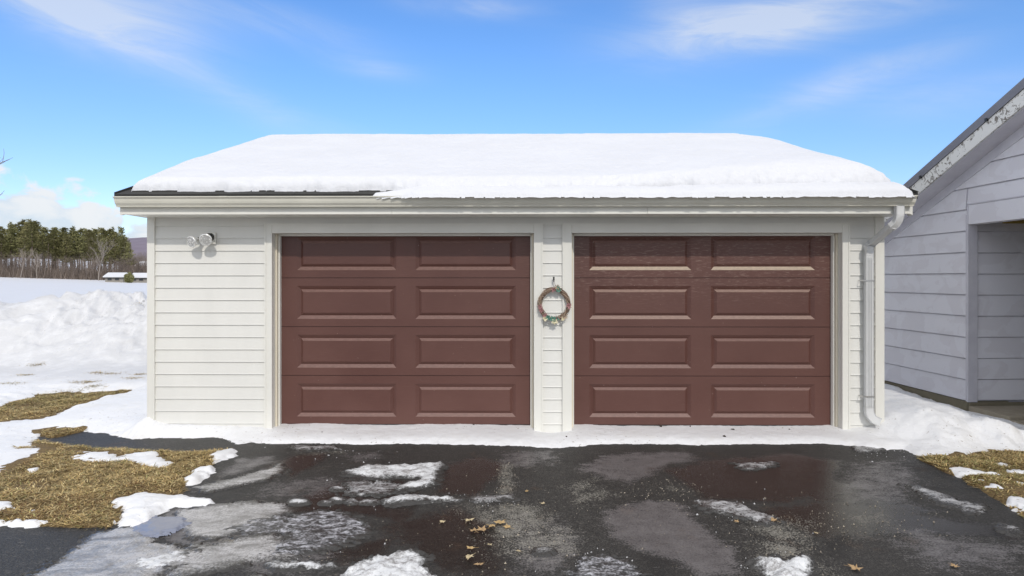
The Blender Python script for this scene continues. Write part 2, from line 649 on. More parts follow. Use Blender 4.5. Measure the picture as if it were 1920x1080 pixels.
M_grass, n, b = material('dead_grass_blade', (.4, .3, .12), .75, .25)
n._in(b.inputs['Base Color'], n.attr('tint').outputs['Color'])


# ------------------------------------------------------------------ GROUND
SNOW_MAIN = gpoly((-900, 960), (-420, 925), (-60, 912), (0, 905), (28, 892), (60, 872), (115, 850), (160, 866), (235, 868), (248, 856),
                  (225, 848), (150, 845), (90, 838), (66, 826), (70, 820), (95, 811), (150, 809), (200, 813), (255, 822), (300, 821),
                  (345, 823), (400, 821), (428, 826), (445, 833), (475, 829), (520, 832), (600, 831), (700, 832), (800, 832), (880, 832),
                  (960, 835), (1030, 838), (1080, 836), (1150, 832), (1300, 833), (1400, 833), (1480, 831), (1540, 831), (1600, 836),
                  (1625, 843), (1660, 844), (1690, 841), (1715, 853), (1745, 862), (1790, 868), (1830, 861), (1870, 853), (1920, 858),
                  (2100, 850), (2600, 860)) + [(60.0, 7.0), (60.0, 26.0), (-60.0, 26.0), (-60.0, 4.5)]
ISLANDS = [gpoly((228, 860), (262, 851), (305, 852), (330, 868), (322, 882), (290, 887), (255, 880), (236, 872)),
           gpoly((120, 862), (180, 852), (225, 856), (240, 866), (200, 874), (150, 872)),
           gpoly((-200, 930), (0, 934), (30, 948), (50, 955), (40, 963), (0, 966), (-200, 975)),
           gpoly((-200, 978), (0, 979), (60, 980), (112, 984), (60, 989), (0, 987), (-200, 995)),
           gpoly((398, 852), (440, 843), (452, 846), (430, 860), (405, 873), (385, 872)),
           gpoly((360, 886), (402, 878), (398, 892), (372, 906), (352, 910), (340, 905)),
           gpoly((190, 948), (240, 936), (285, 927), (318, 928), (360, 938), (395, 941), (393, 947), (355, 950), (322, 957), (296, 966), (272, 980),
                 (262, 990), (232, 988), (222, 972), (232, 958)),
           gpoly((48, 885), (75, 882), (78, 889), (50, 892)), gpoly((58, 903), (78, 901), (76, 908), (56, 909)),
           gpoly((45, 962), (75, 960), (70, 967), (48, 967)),
           gpoly((1762, 874), (1800, 880), (1850, 887), (1885, 893), (1870, 900), (1830, 900), (1790, 893)),
           gpoly((1835, 905), (1860, 912), (1890, 922), (1885, 928), (1855, 918)),
           gpoly((1880, 930), (1920, 938), (2000, 948), (2000, 968), (1915, 962)),
           gpoly((1885, 888), (1925, 882), (1990, 890), (1960, 897), (1900, 896)),
           gpoly((1855, 902), (1895, 905), (1935, 912), (1930, 917), (1880, 912)),
           gpoly((1850, 872), (1895, 874), (1908, 882), (1870, 880)),
           gpoly((1895, 918), (1950, 920), (1950, 928), (1900, 927)),
           ]
HOLES = [gpoly((-200, 785), (0, 771), (35, 757), (70, 748), (85, 741), (120, 739), (150, 743), (195, 740), (235, 737), (225, 745), (180, 748), (165, 757), (130, 768),
               (100, 780), (60, 789), (0, 794), (-200, 815)),
         gpoly((1865, 768), (1905, 772), (1960, 784), (1960, 795), (1910, 789), (1880, 780))]
HOLES[1] = [(a, b_) for a, b_ in HOLES[1]]
STREAKS = [(155, 716, .20, .10), (175, 722, .16, .08), (133, 725, .24, .10), (146, 733, .20, .08), (208, 704, .20, .08), (182, 703, .12, .06),
           (250, 711, .16, .06), (168, 717, .12, .06), (103, 735, .15, .08), (252, 663, .14, .08), (20, 722, .2, .08), (70, 694, .14, .07), (48, 708, .14, .06),
           (1890, 842, .10, .05), (1905, 836, .10, .05), (1880, 838, .08, .05), (1912, 846, .1, .05), (1868, 846, .08, .04), (262, 705, .14, .05),
           (45, 827, .07, .03)]


def height_snow(x, y):
    d = sdf(x, y, SNOW_MAIN)
    d = d + fbm(x, y, 2.6, 4) * .05 + fbm(x, y, 11, 3) * .026 + fbm(x, y, 34, 3, .65) * .030
    for h in HOLES[:1]:
        dh = sdf(x, y, h) + fbm(x, y, 4, 4) * .13 + fbm(x, y, 13, 3) * .06
        d = np.minimum(d, -dh)
    # thickness plateau
    tm = .05 + .03 * sst(d, .3, 1.5)
    front = (x > -3.9) & (x < 3.9)
    w = np.where((y > 5.9) & (y < 7.4) & (x > -2.6) & (x < 3.8), .07, .22)
    base = tm * (1 - np.exp(-np.maximum(d, 0) / w))
    t = np.where(d > 0, base, d * .5)
    pos = np.clip(d / .35, 0, 1)
    # ploughed bank behind the left lawn
    u = (x + 8.5)
    crest = 13.7 + .5 * np.sin(x * .8) + .25 * np.sin(x * 2.1 + 1)
    prof = np.where(y < crest, sst(y, crest - 3.6, crest) ** 1.15, 1 - sst(y, crest, crest + 3.0) * .75)
    hb = .93 + .17 * np.exp(-((x + 8.6) / 1.5) ** 2) - .10 * np.exp(-((x + 10.9) / .8) ** 2)
    side = 1 - sst(x, -6.3, -3.8) * .8
    lump = fbm(x, y, 1.1, 5, .6) * .28 + (.5 - np.abs(fbm(x, y, 2.6, 5, .62)) * 2.2) * .17
    t = t + pos * prof * side * (hb + lump * (y < crest + 1)) * (x < 0)
    # gentle rise of the lawn on the left
    t = t + pos * .06 * sst(y, 5, 9) * (x < -3) + fbm(x, y, 1.4, 4) * .018 * np.clip(d / .5, 0, 1)
    # heap at the garage's left corner
    cx, cy = wp(272, 780, 6.8)[0], 6.65
    t = t + pos * .13 * np.exp(-(((x - cx) / .32) ** 2 + ((y - cy) / .35) ** 2)) * (1 + .7 * fbm(x, y, 5, 3))
    t = t + pos * .05 * np.exp(-((y - 6.75) / .25) ** 2) * sst(-x, 2.2, 3.2) * (x > -4.4)
    # hollow before the middle post
    cx = wp(1036, 800, 6.8)[0]
    t = t - .045 * np.exp(-(((x - cx) / .17) ** 2 + ((y - 6.83) / .16) ** 2)) * (d > .1)
    # mound between garage and the grey house
    dm = sst(x, 3.35, 4.5)
    t = t + np.where(x > 3.0, pos * dm * .22 * sst(d, .05, .95), 0)
    rdg = np.exp(-(((x - 4.75) / .55) ** 2 + ((y - 6.35) / .3) ** 2))
    t = t + np.where(x > 3.0, rdg * pos * (.10 + .10 * fbm(x, y, 6, 4)), 0)
    t = t + np.where(x > 3.0, pos * np.exp(-(((x - 4.05) / .3) ** 2 + ((y - 6.75) / .3) ** 2)) * .10, 0)
    t = t + np.where(x > 3.6, fbm(x, y, 3.2, 5, .6) * .05 * pos, 0)
    wl = 5.30 - (y - 7.6) * .0605 - x          # distance from the grey wall
    cap = .10 + .05 * sst(y, 7.6, 9.2) + .22 * sst(wl, .12, .95)
    cap = np.where(wl < 0, .09 - .05 * sst(x, 5.35, 5.9), cap) + fbm(x, y, 3.0, 4) * .035
    k = sst(x, 3.9, 4.3) * sst(y, 5.6, 6.6)
    t = np.where((x > 3.9) & (t > cap), t + (cap - t) * k, t)
    # little drifts
    t = t + fbm(x, y, 22, 2) * .004 * (d > 0)
    # islands of old snow on lawn and drive
    for k, poly in enumerate(ISLANDS):
        xs = [q[0] for q in poly]
        ys = [q[1] for q in poly]
        sel = (x > min(xs) - .4) & (x < max(xs) + .4) & (y > min(ys) - .4) & (y < max(ys) + .4)
        if not sel.any():
            continue
        xx, yy = x[sel], y[sel]
        di = sdf(xx, yy, poly) + fbm(xx, yy, 7, 4) * .07 + fbm(xx, yy, 25, 3) * .045 - .01
        hi = .026
        ti = np.where(di > 0, hi * (1 - np.exp(-np.maximum(di, 0) / .07)) + fbm(xx, yy, 14, 3) * .016, di * .5)
        ti = ti + np.where(di > 0, .022 * np.clip(di / .03, 0, 1), 0)
        t[sel] = np.maximum(t[sel], ti)
    return t


def grid(xs, ys, hf, lim=-.012):
    X, Y = np.meshgrid(xs, ys)
    Z = hf(X, Y)
    nx, ny = len(xs), len(ys)
    idx = np.arange(nx * ny).reshape(ny, nx)
    Q = np.stack([idx[:-1, :-1], idx[:-1, 1:], idx[1:, 1:], idx[1:, :-1]], -1).reshape(-1, 4)
    z = Z.ravel()
    keep = z[Q].max(1) > lim
    Q = Q[keep]
    used = np.unique(Q)
    re = np.full(nx * ny, -1)
    re[used] = np.arange(len(used))
    V = np.stack([X.ravel(), Y.ravel(), z], -1)[used]
    return V, re[Q]


def yrows(y0, y1, s0, s1):
    out = [y0]
    while out[-1] < y1:
        t = (out[-1] - y0) / (y1 - y0)
        out.append(out[-1] + s0 + (s1 - s0) * t)
    return np.array(out)


# lawn heights: base of lawn sits 25 mm above the asphalt
LAWN_L = gpoly((-700, 1010), (-200, 985), (0, 983), (95, 988), (165, 990), (205, 992), (225, 975), (228, 958), (300, 945), (345, 930), (345, 915), (372, 893),
               (405, 862), (425, 846), (390, 850), (330, 850), (250, 847), (180, 842), (120, 836), (88, 829), (86, 818), (62, 820), (30, 835)) + [(-4.4, 7.4), (-4.0, 12.0), (-14.0, 12.0), (-14.0, 4.0)]
LAWN_R = gpoly((1722, 858), (1742, 868), (1775, 884), (1800, 897), (1840, 918), (1890, 950), (1925, 972), (2100, 1060), (2300, 1200)) + [(7.5, 3.6), (7.5, 7.2), (4.7, 7.2), (3.9, 6.15)]


def height_lawn(x, y):
    d = np.maximum(sdf(x, y, LAWN_L), sdf(x, y, LAWN_R)) + fbm(x, y, 6, 4) * .05
    t = np.where(d > 0, .028 * (1 - np.exp(-np.maximum(d, 0) / .05)), d * .6)
    return t + (d > 0) * (fbm(x, y, 5, 4) * .022 + fbm(x, y, 24, 2) * .009)


# the base sheet: snow-covered land to the horizon, all round
V = []
base_me = bpy.data.meshes.new('ground')
base_me.from_pydata([(-3000, -1500, -.35), (3000, -1500, -.35), (3000, 4200, -.35), (-3000, 4200, -.35)], [], [(0, 1, 2, 3)])
base_me.materials.append(M_fieldsnow)
tag(link('ground', base_me), kind='structure')

# asphalt
xs = np.concatenate([np.linspace(-12, -6.1, 20), np.arange(-6, 6.0, .022), np.linspace(6.05, 12, 18)])
ys = np.concatenate([np.linspace(-14, 2.6, 30), np.arange(2.7, 7.2, .022)])
V, Q = grid(xs, ys, lambda x, y: fbm(x, y, 1.2, 3) * .004 - .002, -9)
me = np_mesh('driveway', V, Q, M_asph)
vx, vy = V[:, 0].astype(float), V[:, 1].astype(float)
cover = np.zeros((len(V), 4), dtype=np.float32)
cover[:, 3] = 1


def paint(ch, soft, val, *pts):
    poly = gpoly(*pts)
    qx = [q[0] for q in poly]
    qy = [q[1] for q in poly]
    sel = (vx > min(qx) - 1) & (vx < max(qx) + 1) & (vy > min(qy) - 1) & (vy < max(qy) + 1)
    d = sdf(vx[sel], vy[sel], poly)
    a = sst(d, -soft * 2.1, soft * 2.1) * val
    cover[sel, ch] = np.maximum(cover[sel, ch], a)


# pale films of melt and ice
paint(0, .05, 1.0, (272, 985), (330, 952), (395, 947), (470, 941), (535, 943), (548, 962), (500, 985), (440, 1012), (380, 1032), (330, 1015), (290, 1006))
paint(0, .05, .95, (370, 912), (440, 897), (500, 877), (526, 868), (532, 886), (500, 900), (450, 908), (400, 917))
paint(0, .05, .8, (330, 945), (400, 900), (440, 860), (520, 852), (520, 865), (430, 892), (360, 925), (350, 945))
paint(0, .06, .95, (1128, 962), (1165, 945), (1215, 934), (1285, 946), (1322, 985), (1382, 1030), (1392, 1080), (1310, 1082), (1265, 1058), (1200, 1035), (1140, 1008))
paint(0, .07, .85, (1085, 870), (1130, 853), (1180, 845), (1290, 848), (1315, 860), (1255, 872), (1220, 895), (1180, 907), (1130, 897), (1095, 885))
paint(0, .09, .7, (480, 1025), (600, 1010), (640, 1040), (600, 1082), (440, 1085), (420, 1060))
paint(0, .07, .75, (950, 962), (1005, 955), (1000, 990), (965, 992))
paint(0, .12, .72, (1590, 868), (1700, 858), (1740, 905), (1690, 945), (1600, 940), (1570, 900))
paint(0, .12, .72, (1690, 985), (1800, 1000), (1925, 1025), (1925, 1080), (1760, 1075), (1660, 1020))
paint(0, .08, .7, (930, 845), (1040, 842), (1060, 862), (1000, 880), (940, 875))
paint(0, .07, .6, (640, 850), (720, 842), (740, 860), (660, 868))
paint(0, .07, .62, (940, 985), (1060, 960), (1100, 1010), (1060, 1080), (960, 1080))
paint(0, .06, .62, (480, 905), (620, 890), (660, 905), (600, 935), (480, 935))
# wet, dark
paint(1, .08, 1.0, (515, 865), (560, 850), (620, 845), (600, 870), (545, 895))
paint(1, .08, 1.0, (535, 940), (620, 905), (700, 890), (800, 905), (780, 935), (760, 985), (700, 968), (620, 960), (545, 965))
paint(1, .08, 1.0, (832, 872), (900, 855), (960, 872), (930, 900), (890, 930), (820, 925))
paint(1, .08, 1.0, (1240, 880), (1330, 862), (1480, 850), (1580, 865), (1560, 920), (1470, 945), (1320, 935))
paint(1, .1, .95, (1400, 960), (1560, 930), (1700, 960), (1880, 985), (1900, 1010), (1700, 1000), (1560, 1020))
paint(1, .1, .9, (560, 1030), (700, 1010), (760, 1000), (700, 1050), (600, 1060))
paint(1, .1, .9, (700, 985), (860, 950), (960, 990), (960, 1082), (820, 1082), (780, 1040))
paint(1, .08, .85, (272, 985), (330, 952), (470, 941), (540, 943), (548, 962), (440, 1012), (330, 1015))
paint(1, .06, .85, (370, 912), (440, 897), (526, 868), (532, 886), (450, 908))
paint(1, .12, .75, (1400, 870), (1640, 900), (1760, 960), (1700, 1000), (1560, 980))
paint(1, .08, .85, (1130, 870), (1290, 848), (1220, 895))
# frost and grit
paint(2, .12, .62, (850, 940), (1000, 930), (1100, 990), (1100, 1040), (900, 1060))
paint(2, .15, .7, (1380, 960), (1520, 970), (1580, 1085), (1420, 1085), (1400, 1010))
paint(2, .10, .62, (1560, 960), (1660, 950), (1700, 990), (1600, 1000))
paint(2, .10, .75, (380, 1010), (480, 990), (560, 1000), (560, 1050), (420, 1060))
paint(2, .08, .6, (520, 842), (640, 838), (660, 850), (540, 858))
paint(2, .05, .7, (930, 870), (965, 865), (968, 940), (930, 945))
paint(2, .08, .55, (1180, 905), (1290, 905), (1330, 930), (1250, 930))
paint(2, .08, .55, (1030, 910), (1120, 890), (1180, 930), (1080, 960))
ca = me.color_attributes.new('cover', 'FLOAT_COLOR', 'POINT')
ca.data.foreach_set('color', cover.ravel())
tag(link('driveway', me), kind='structure')

# lawn base (soil and thatch)
V, Q = grid(np.arange(-12, 7.4, .035), yrows(3.4, 12.0, .022, .06), height_lawn)
tag(link('lawn', np_mesh('lawn', V, Q, M_soil)), kind='structure')

# near snow
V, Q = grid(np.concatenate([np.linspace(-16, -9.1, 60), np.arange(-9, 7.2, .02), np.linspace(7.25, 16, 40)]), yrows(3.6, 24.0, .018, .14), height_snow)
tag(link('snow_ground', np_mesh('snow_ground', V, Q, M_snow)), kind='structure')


# far field rolling up to the tree line
def height_far(x, y):
    D = np.sqrt(x * x + y * y)
    z = .22 + sst(D, 18, 150) * (1.55 - .028 * np.clip(x + 95, -90, 60)) + fbm(x, y, .03, 3) * .16 * sst(D, 20, 60)
    z = z + sst(D, 150, 600) * 11 + sst(D, 600, 1500) * 6
    near = (np.abs(x) < 14.5) & (y < 22.5)
    return np.where(near, -.3, z)


def height_side(x, y):
    z = height_far(x, y)
    return np.where(y < 0, np.minimum(z, .1), z)


xs = np.unique(np.concatenate([-np.geomspace(14.6, 900, 70), np.linspace(-14.5, 14.5, 24), np.geomspace(14.6, 900, 60)]))
ys = np.concatenate([np.linspace(-60, 4, 12), np.linspace(5, 22, 14), np.geomspace(22.6, 1500, 110)])
V, Q = grid(xs, ys, height_side, -.25)
tag(link('snow_field', np_mesh('snow_field', V, Q, M_fieldsnow)), kind='structure')

# wooded hill on the skyline, distance haze painted into its purple-grey colour
M_hill, n, b = material('hazed_wooded_hill', (.16, .135, .17), .95)
p = n.pos()
n._in(b.inputs['Base Color'], n.mix(n.noise(n.scale(p, (1, 1, 2)), .02, 6, .65), (.145, .12, .155), (.23, .20, .25)))
xs = np.linspace(-1900, 500, 120)
ys = np.linspace(1500, 2500, 30)
V, Q = grid(xs, ys, lambda x, y: 30 + np.sin(np.clip((y - 1500) / 1000, 0, 1) * math.pi) * (85 + 16 * np.sin(x * .004 + .6) + 9 * np.sin(x * .011)) + fbm(x, y, .008, 4) * 5, -9)
tag(link('hill', np_mesh('hill', V, Q, M_hill)), kind='structure')

# ------------------------------------------------------------------ dead grass blades
def grass():
    pts = []
    N_try = 430000
    gx = RNG.uniform(-9.5, -2.6, N_try)
    gy = RNG.uniform(4.0, 9.6, N_try)
    k = 90000
    hx = RNG.uniform(3.3, 5.8, k)
    hy = RNG.uniform(3.6, 6.4, k)
    x = np.concatenate([gx, hx])
    y = np.concatenate([gy, hy])
    dl = np.maximum(sdf(x, y, LAWN_L), sdf(x, y, LAWN_R)) + fbm(x, y, 6, 4) * .05
    sn = height_snow(x, y)
    ok = (dl > .0) & (sn < .012)
    # bare soil spots
    bare = fbm(x, y, 1.6, 4)
    ok &= (bare < .30) | (RNG.random(len(x)) < .25)
    x, y, dl = x[ok], y[ok], dl[ok]
    z = height_lawn(x, y)
    m = len(x)
    print('grass blades', m)
    tx, ty = [], []
    for px, py, a, b_ in STREAKS:
        cx, cy = gp(px, py, .10)
        k = 260
        tx.append(cx + RNG.normal(0, a * .55, k))
        ty.append(cy + RNG.normal(0, b_ * .7, k))
    tx, ty = np.concatenate(tx), np.concatenate(ty)
    x, y = np.concatenate([x, tx]), np.concatenate([y, ty])
    z = np.concatenate([z, np.maximum(height_snow(tx, ty), 0) - .004])
    m = len(x)
    L = RNG.uniform(.025, .075, m)
    a = RNG.normal(.25, 1.0, m) + np.where(RNG.random(m) < .5, 0, math.pi)
    lift = RNG.uniform(.02, .42, m)
    w = RNG.uniform(.0018, .0042, m)
    ddx, ddy = np.cos(a), np.sin(a)
    P0 = np.stack([x - ddy * w, y + ddx * w, z - .004], -1)
    P1 = np.stack([x + ddy * w, y - ddx * w, z - .004], -1)
    mx, my = x + ddx * L * .55, y + ddy * L * .55
    mz = z + L * lift * .6
    P2 = np.stack([mx + ddy * w * .8, my - ddx * w * .8, mz], -1)
    P3 = np.stack([mx - ddy * w * .8, my + ddx * w * .8, mz], -1)
    bend = RNG.normal(0, .35, m)
    P4 = np.stack([x + np.cos(a + bend) * L, y + np.sin(a + bend) * L, z + L * lift * RNG.uniform(.3, 1.0, m)], -1)
    V = np.stack([P0, P1, P2, P3, P4], 1).reshape(-1, 3)
    b0 = np.arange(m) * 5
    T = np.concatenate([np.stack([b0, b0 + 1, b0 + 2], -1), np.stack([b0, b0 + 2, b0 + 3], -1), np.stack([b0 + 3, b0 + 2, b0 + 4], -1)])
    me = np_mesh('dead_grass', V, T, M_grass, smooth=False)
    pal = np.array([(.50, .37, .17), (.43, .31, .13), (.60, .49, .26), (.33, .23, .10), (.22, .18, .07), (.17, .10, .045), (.27, .25, .10)])
    zone = fbm(x, y, 1.1, 3)
    pick = RNG.choice(7, m, p=[.24, .21, .18, .13, .08, .08, .08])
    pick = np.where((zone > .22) & (RNG.random(m) < .45), RNG.choice([3, 5], m), pick)
    pick = np.where((zone < -.22) & (RNG.random(m) < .4), RNG.choice([4, 6], m), pick)
    colr = pal[pick] * RNG.uniform(.75, 1.35, (m, 1)) * (1.0 + .35 * np.clip(fbm(x, y, 5, 3), -.8, .8))[:, None]
    c4 = np.concatenate([colr, np.ones((m, 1))], 1).repeat(5, 0).astype(np.float32)
    at = me.color_attributes.new('tint', 'FLOAT_COLOR', 'POINT')
    at.data.foreach_set('color', c4.ravel())
    tag(link('dead_grass', me), 'matted straw coloured dead grass showing between the melting snow', 'grass', kind='stuff')


grass()

# ------------------------------------------------------------------ GARAGE
YB = 6.80                         # outer face of siding
YD = 6.97                         # door face
garage = empty('garage', (0, YB, 0))
tag(garage, 'white vinyl sided two car garage with two brown panel doors', 'garage')
garage.location = (0, 0, 0)


def X(px, Y=YB):
    return wp(px, 600, Y)[0]


def Zp(py, px=960, Y=YB):
    return wp(px, py, Y)[1]


XL, XR = X(279), X(1657)
Z_TOP = 2.42
DEPTH = 7.6
# openings
L0, L1 = X(511), X(1001)          # left opening between casing inner edges
R0, R1 = X(1072), X(1578)
Z_HEAD = Zp(437)
core = MB()
yc = YB + .025
for a, b_ in ((XL + .02, L0 - .02), (L1 + .02, R0 - .02), (R1 + .02, XR - .02)):
    core.box(a, b_, yc, yc + .14, -.3, Z_TOP)
core.box(XL + .021, XR - .021, yc + .001, yc + .139, Z_HEAD + .02, Z_TOP - .001)
core.box(XL, XL + .14, yc + .141, YB + DEPTH, -.3, Z_TOP)
core.box(XR - .14, XR, yc + .141, YB + DEPTH, -.3, Z_TOP)
core.box(XL + .141, XR - .141, YB + DEPTH - .14, YB + DEPTH, -.3, Z_TOP)
core.build('wall', M_siding, garage)
# gables
rs = .349                          # roof slope
Y_E, Z_E = 6.38, 2.485             # roof deck front edge
Y_R = 10.45
Z_R = Z_E + (Y_R - Y_E) * rs
for a in (XL, XR - .14):
    MB().prism([(YB + .03, Z_TOP + .001), (YB + DEPTH, Z_TOP + .001), (Y_R, Z_R - .16)], 'x', a, a + .14).build('gable', M_siding, garage)

# siding courses: each board its own piece
CS = .1318
Z_LINE = Zp(772.5)


def board(x0, x1, z0, h=CS):
    prof = [(YB - .002, z0), (YB - .002, z0 + .004), (YB + .001, z0 + .012), (YB + .012, z0 + h + .004), (YB + .02, z0 + h + .004), (YB + .02, z0 + .014), (YB + .012, z0)]
    return MB().prism(prof, 'x', x0, x1)


segs = ((X(291), X(499)), (X(1018), X(1055)), (X(1592), X(1640)))
top_line = Z_LINE + CS * 15            # bottom of first full-width course
for a, b_ in segs:
    shared = board(a, b_, 0).mesh('siding_board', M_siding)
    for k in range(-2, 15):
        o = link('siding_board', shared, garage)
        o.location = (0, 0, Z_LINE + CS * k)
board(X(291), X(1640), top_line).build('siding_board', M_siding, garage)
board(X(291), X(1640), top_line + CS, .1).build('siding_board', M_siding, garage)

# corner boards
for a, b_ in ((X(277), X(291)), (X(1640), X(1657))):
    m = MB().box(a, b_, YB - .016, YB + .022, -.05, 2.34)
    s = a if a < 0 else b_ - .018
    m.box(s + .002, s + .016, YB + .0225, YB + .09, -.05, 2.34)
    m.build('corner_board', M_trim, garage, bevel=.003)

# door casings
def casing(x0, x1, w0, w1):
    yf = YB - .02
    zt0, zt1 = Z_HEAD, Zp(420)
    for a, b_ in ((x0 - w0, x0), (x1, x1 + w1)):
        o = MB().box(a, b_, yf, YB + .024, -.03, zt1).build('door_casing', M_trim, garage, bevel=.003)
        edge = a if a < x0 - .001 else b_ - .012
        MB().box(edge - .004, edge + .012, yf - .006, yf - .001, -.03, zt1 + .006).build('casing_bead', M_trim, garage)
    MB().box(x0 + .0005, x1 - .0005, yf + .001, YB + .024, zt0, zt1).build('door_casing', M_trim, garage, bevel=.003)
    MB().box(x0 - w0 + .014, x1 + w1 - .014, yf - .006, yf - .001, zt1 - .012, zt1 + .005).build('casing_bead', M_trim, garage)
    # jambs, then stop moulding in front of the door
    for s, x in ((1, x0), (-1, x1)):
        aa, bb = sorted((x - s * .03, x + s * .0))
        MB().box(aa, bb, YB + .0245, YD + .05, -.03, zt0).build('jamb', M_trim, garage)
        aa, bb = sorted((x + s * .001, x + s * .02))
        MB().box(aa, bb, YB + .075, YB + .115, -.03, zt0 - .001).build('stop_moulding', M_cream, garage, bevel=.002)
        aa, bb = sorted((x + s * .001, x + s * .034))
        MB().box(aa, bb, YB + .1155, YD - .002, -.03, zt0 - .001).build('door_stop', M_trim, garage, bevel=.002)
        nails = MB()
        for k in range(6):
            nails.box(x + s * .0205 - .001, x + s * .0205 + .003, YB + .09, YB + .098, .35 + k * .36, .356 + k * .36)
    MB().box(x0 + .001, x1 - .001, YB + .0245, YD + .05, zt0 + .0, zt0 + .03).build('jamb', M_trim, garage)
    MB().box(x0 + .036, x1 - .036, YB + .10, YD - .002, zt0 - .022, zt0 - .001).build('door_stop', M_trim, garage, bevel=.002)


casing(L0, L1, L0 - X(498), X(1018) - L1)
casing(R0, R1, R0 - X(1055), X(1592) - R1)


# overhead doors: four sections, two raised panels in each
def overhead_door(xa, xb, label, zs, pcols, lit_fades):
    d = MB().box(xa, xb, YD + .03, YD + .05, -.02, 2.30).build('garage_door', M_door, garage)
    d['label'] = label
    for k in range(4):
        z0, z1 = zs[k], zs[k + 1]
        pz0, pz1 = z0 + .085, z1 - .088
        m = MB()
        xcuts = [xa, pcols[0][0], pcols[0][1], pcols[1][0], pcols[1][1], xb]
        g = .0035
        # stiles and rails as one sheet with two holes
        y0, y1 = YD, YD + .028
        for i in range(5):
            if i in (1, 3):
                m.box(xcuts[i], xcuts[i + 1], y0, y1, z0 + g, pz0)
                m.box(xcuts[i], xcuts[i + 1], y0, y1, pz1, z1 - g)
            else:
                m.box(xcuts[i], xcuts[i + 1], y0, y1, z0 + g, z1 - g)
        # tongue line along the joint
        m.box(xa, xb, YD + .012, YD + .029, z0 - .004, z0 + g)
        sec = m.build('door_section', M_door, d)
        for c0, c1 in pcols:
            pm = MB()
            rings = [(0, .0), (.037, .021), (.039, .021), (.066, .0015), (.070, .001)]
            n0 = 0
            for ins, dep in rings:
                pm.v += [(c0 + ins, YD + dep, pz0 + ins), (c1 - ins, YD + dep, pz0 + ins), (c1 - ins, YD + dep, pz1 - ins), (c0 + ins, YD + dep, pz1 - ins)]
            for r_ in range(len(rings) - 1):
                for i in range(4):
                    j = (i + 1) % 4
                    pm.f.append((r_ * 4 + i, r_ * 4 + j, r_ * 4 + 4 + j, r_ * 4 + 4 + i))
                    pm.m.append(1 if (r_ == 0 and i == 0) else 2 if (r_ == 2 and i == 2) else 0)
            q = (len(rings) - 1) * 4
            pm.f.append((q, q + 1, q + 2, q + 3))
            pm.m.append(0)
            pm.build('raised_panel', [M_door, lit_fades[k][0], lit_fades[k][1]], d)
    # weather strip at the foot
    MB().box(xa, xb, YD - .004, YD + .02, -.03, zs[0] + .003).build('bottom_seal', M_dark, d)
    return d


def Xd(px):
    return wp(px, 600, YD)[0]


zl = [Zp(521, 760, YD) - .533 * 3, Zp(521, 760, YD) - .533 * 2, Zp(521, 760, YD) - .533, Zp(521, 760, YD), Zp(521, 760, YD) + .533]
overhead_door(L0 - .02, L1 + .02, 'brown left door with four rows of raised panels', zl,
              ((Xd(557), Xd(743)), (Xd(779), Xd(967))), [(M_lit_fade, M_lit_fade)] * 4)
overhead_door(R0 - .02, R1 + .02, 'brown right door with chalky worn upper panels', zl,
              ((Xd(1105), Xd(1296)), (Xd(1333), Xd(1528))), [(M_lit_fade, M_lit_fade), (M_lit_fade, M_lit_fade), (M_fade2, M_fade2), (M_fade3, M_lit_fade)])

# fascia and soffit
YF = 6.42
fz0, fz1 = wp(960, 401.5, YF)[1], wp(960, 372, YF)[1]
fx0, fx1 = wp(229, 400, YF)[0], wp(1706, 400, YF)[0]
seams = [fx0, wp(735, 400, YF)[0], wp(1214, 400, YF)[0], fx1]
for i in range(3):
    MB().box(seams[i] + .0012, seams[i + 1] - .0012, YF, YF + .022, fz0 + .012, fz1).box(seams[i] + .0012, seams[i + 1] - .0012, YF - .006, YF + .03, fz0, fz0 + .0115).build('fascia_board', M_trim, garage)
MB().box(fx0, fx1, YF + .031, YB + .02, fz0 + .004, fz0 + .02).build('soffit', M_trim, garage)
for s, xx in ((-1, fx0), (1, fx1)):
    # rake fascias at the gable ends
    aa, bb = sorted((xx, xx + s * .022))
    MB().prism([(YF - .0, fz0 - .004), (YF + .03, fz0 - .004), (Y_R, Z_R - .22), (Y_R, Z_R - .03), (YF, Z_E - .03)], 'x', aa, bb).build('rake_board', M_trim, garage)
    MB().prism([(2 * Y_R - YF, fz0 - .004), (2 * Y_R - YF, Z_E - .03), (Y_R + .001, Z_R - .03), (Y_R + .001, Z_R - .22), (2 * Y_R - YF - .03, fz0 - .004)], 'x', aa, bb).build('rake_board', M_trim, garage)
MB().prism([(YF + .01, fz0 - .012), (YF + .05, fz0 - .02), (YF + .09, fz0 - .004), (YF + .05, fz1 - .06), (YF + .01, fz1 - .06)], 'x', fx1 + .023, fx1 + .034).build('rake_return', M_trim, garage)

# gutter, K profile
gy = YF - .001
gz0, gz1 = wp(960, 387, gy - .06)[1], wp(960, 367, gy - .12)[1]
gh = gz1 - gz0
gx0, gx1 = wp(212, 380, gy - .12)[0], wp(1720, 380, gy - .12)[0]
outer = [(gy, gz1 - .004), (gy, gz0), (gy - .062, gz0), (gy - .066, gz0 + gh * .12), (gy - .072, gz0 + gh * .18), (gy - .078, gz0 + gh * .24), (gy - .088, gz0 + gh * .34), (gy - .096, gz0 + gh * .52),
         (gy - .102, gz0 + gh * .74), (gy - .110, gz0 + gh * .86), (gy - .122, gz0 + gh * .90), (gy - .124, gz1), (gy - .112, gz1)]
inner = [(gy - .112, gz1 - .004), (gy - .118, gz1 - .006), (gy - .106, gz0 + gh * .84), (gy - .098, gz0 + gh * .72), (gy - .090, gz0 + gh * .5), (gy - .07, gz0 + gh * .2), (gy - .058, gz0 + .003), (gy - .003, gz0 + .003), (gy - .003, gz1 - .004)]
g = MB()
g.prism(outer + inner, 'x', gx0, gx1)
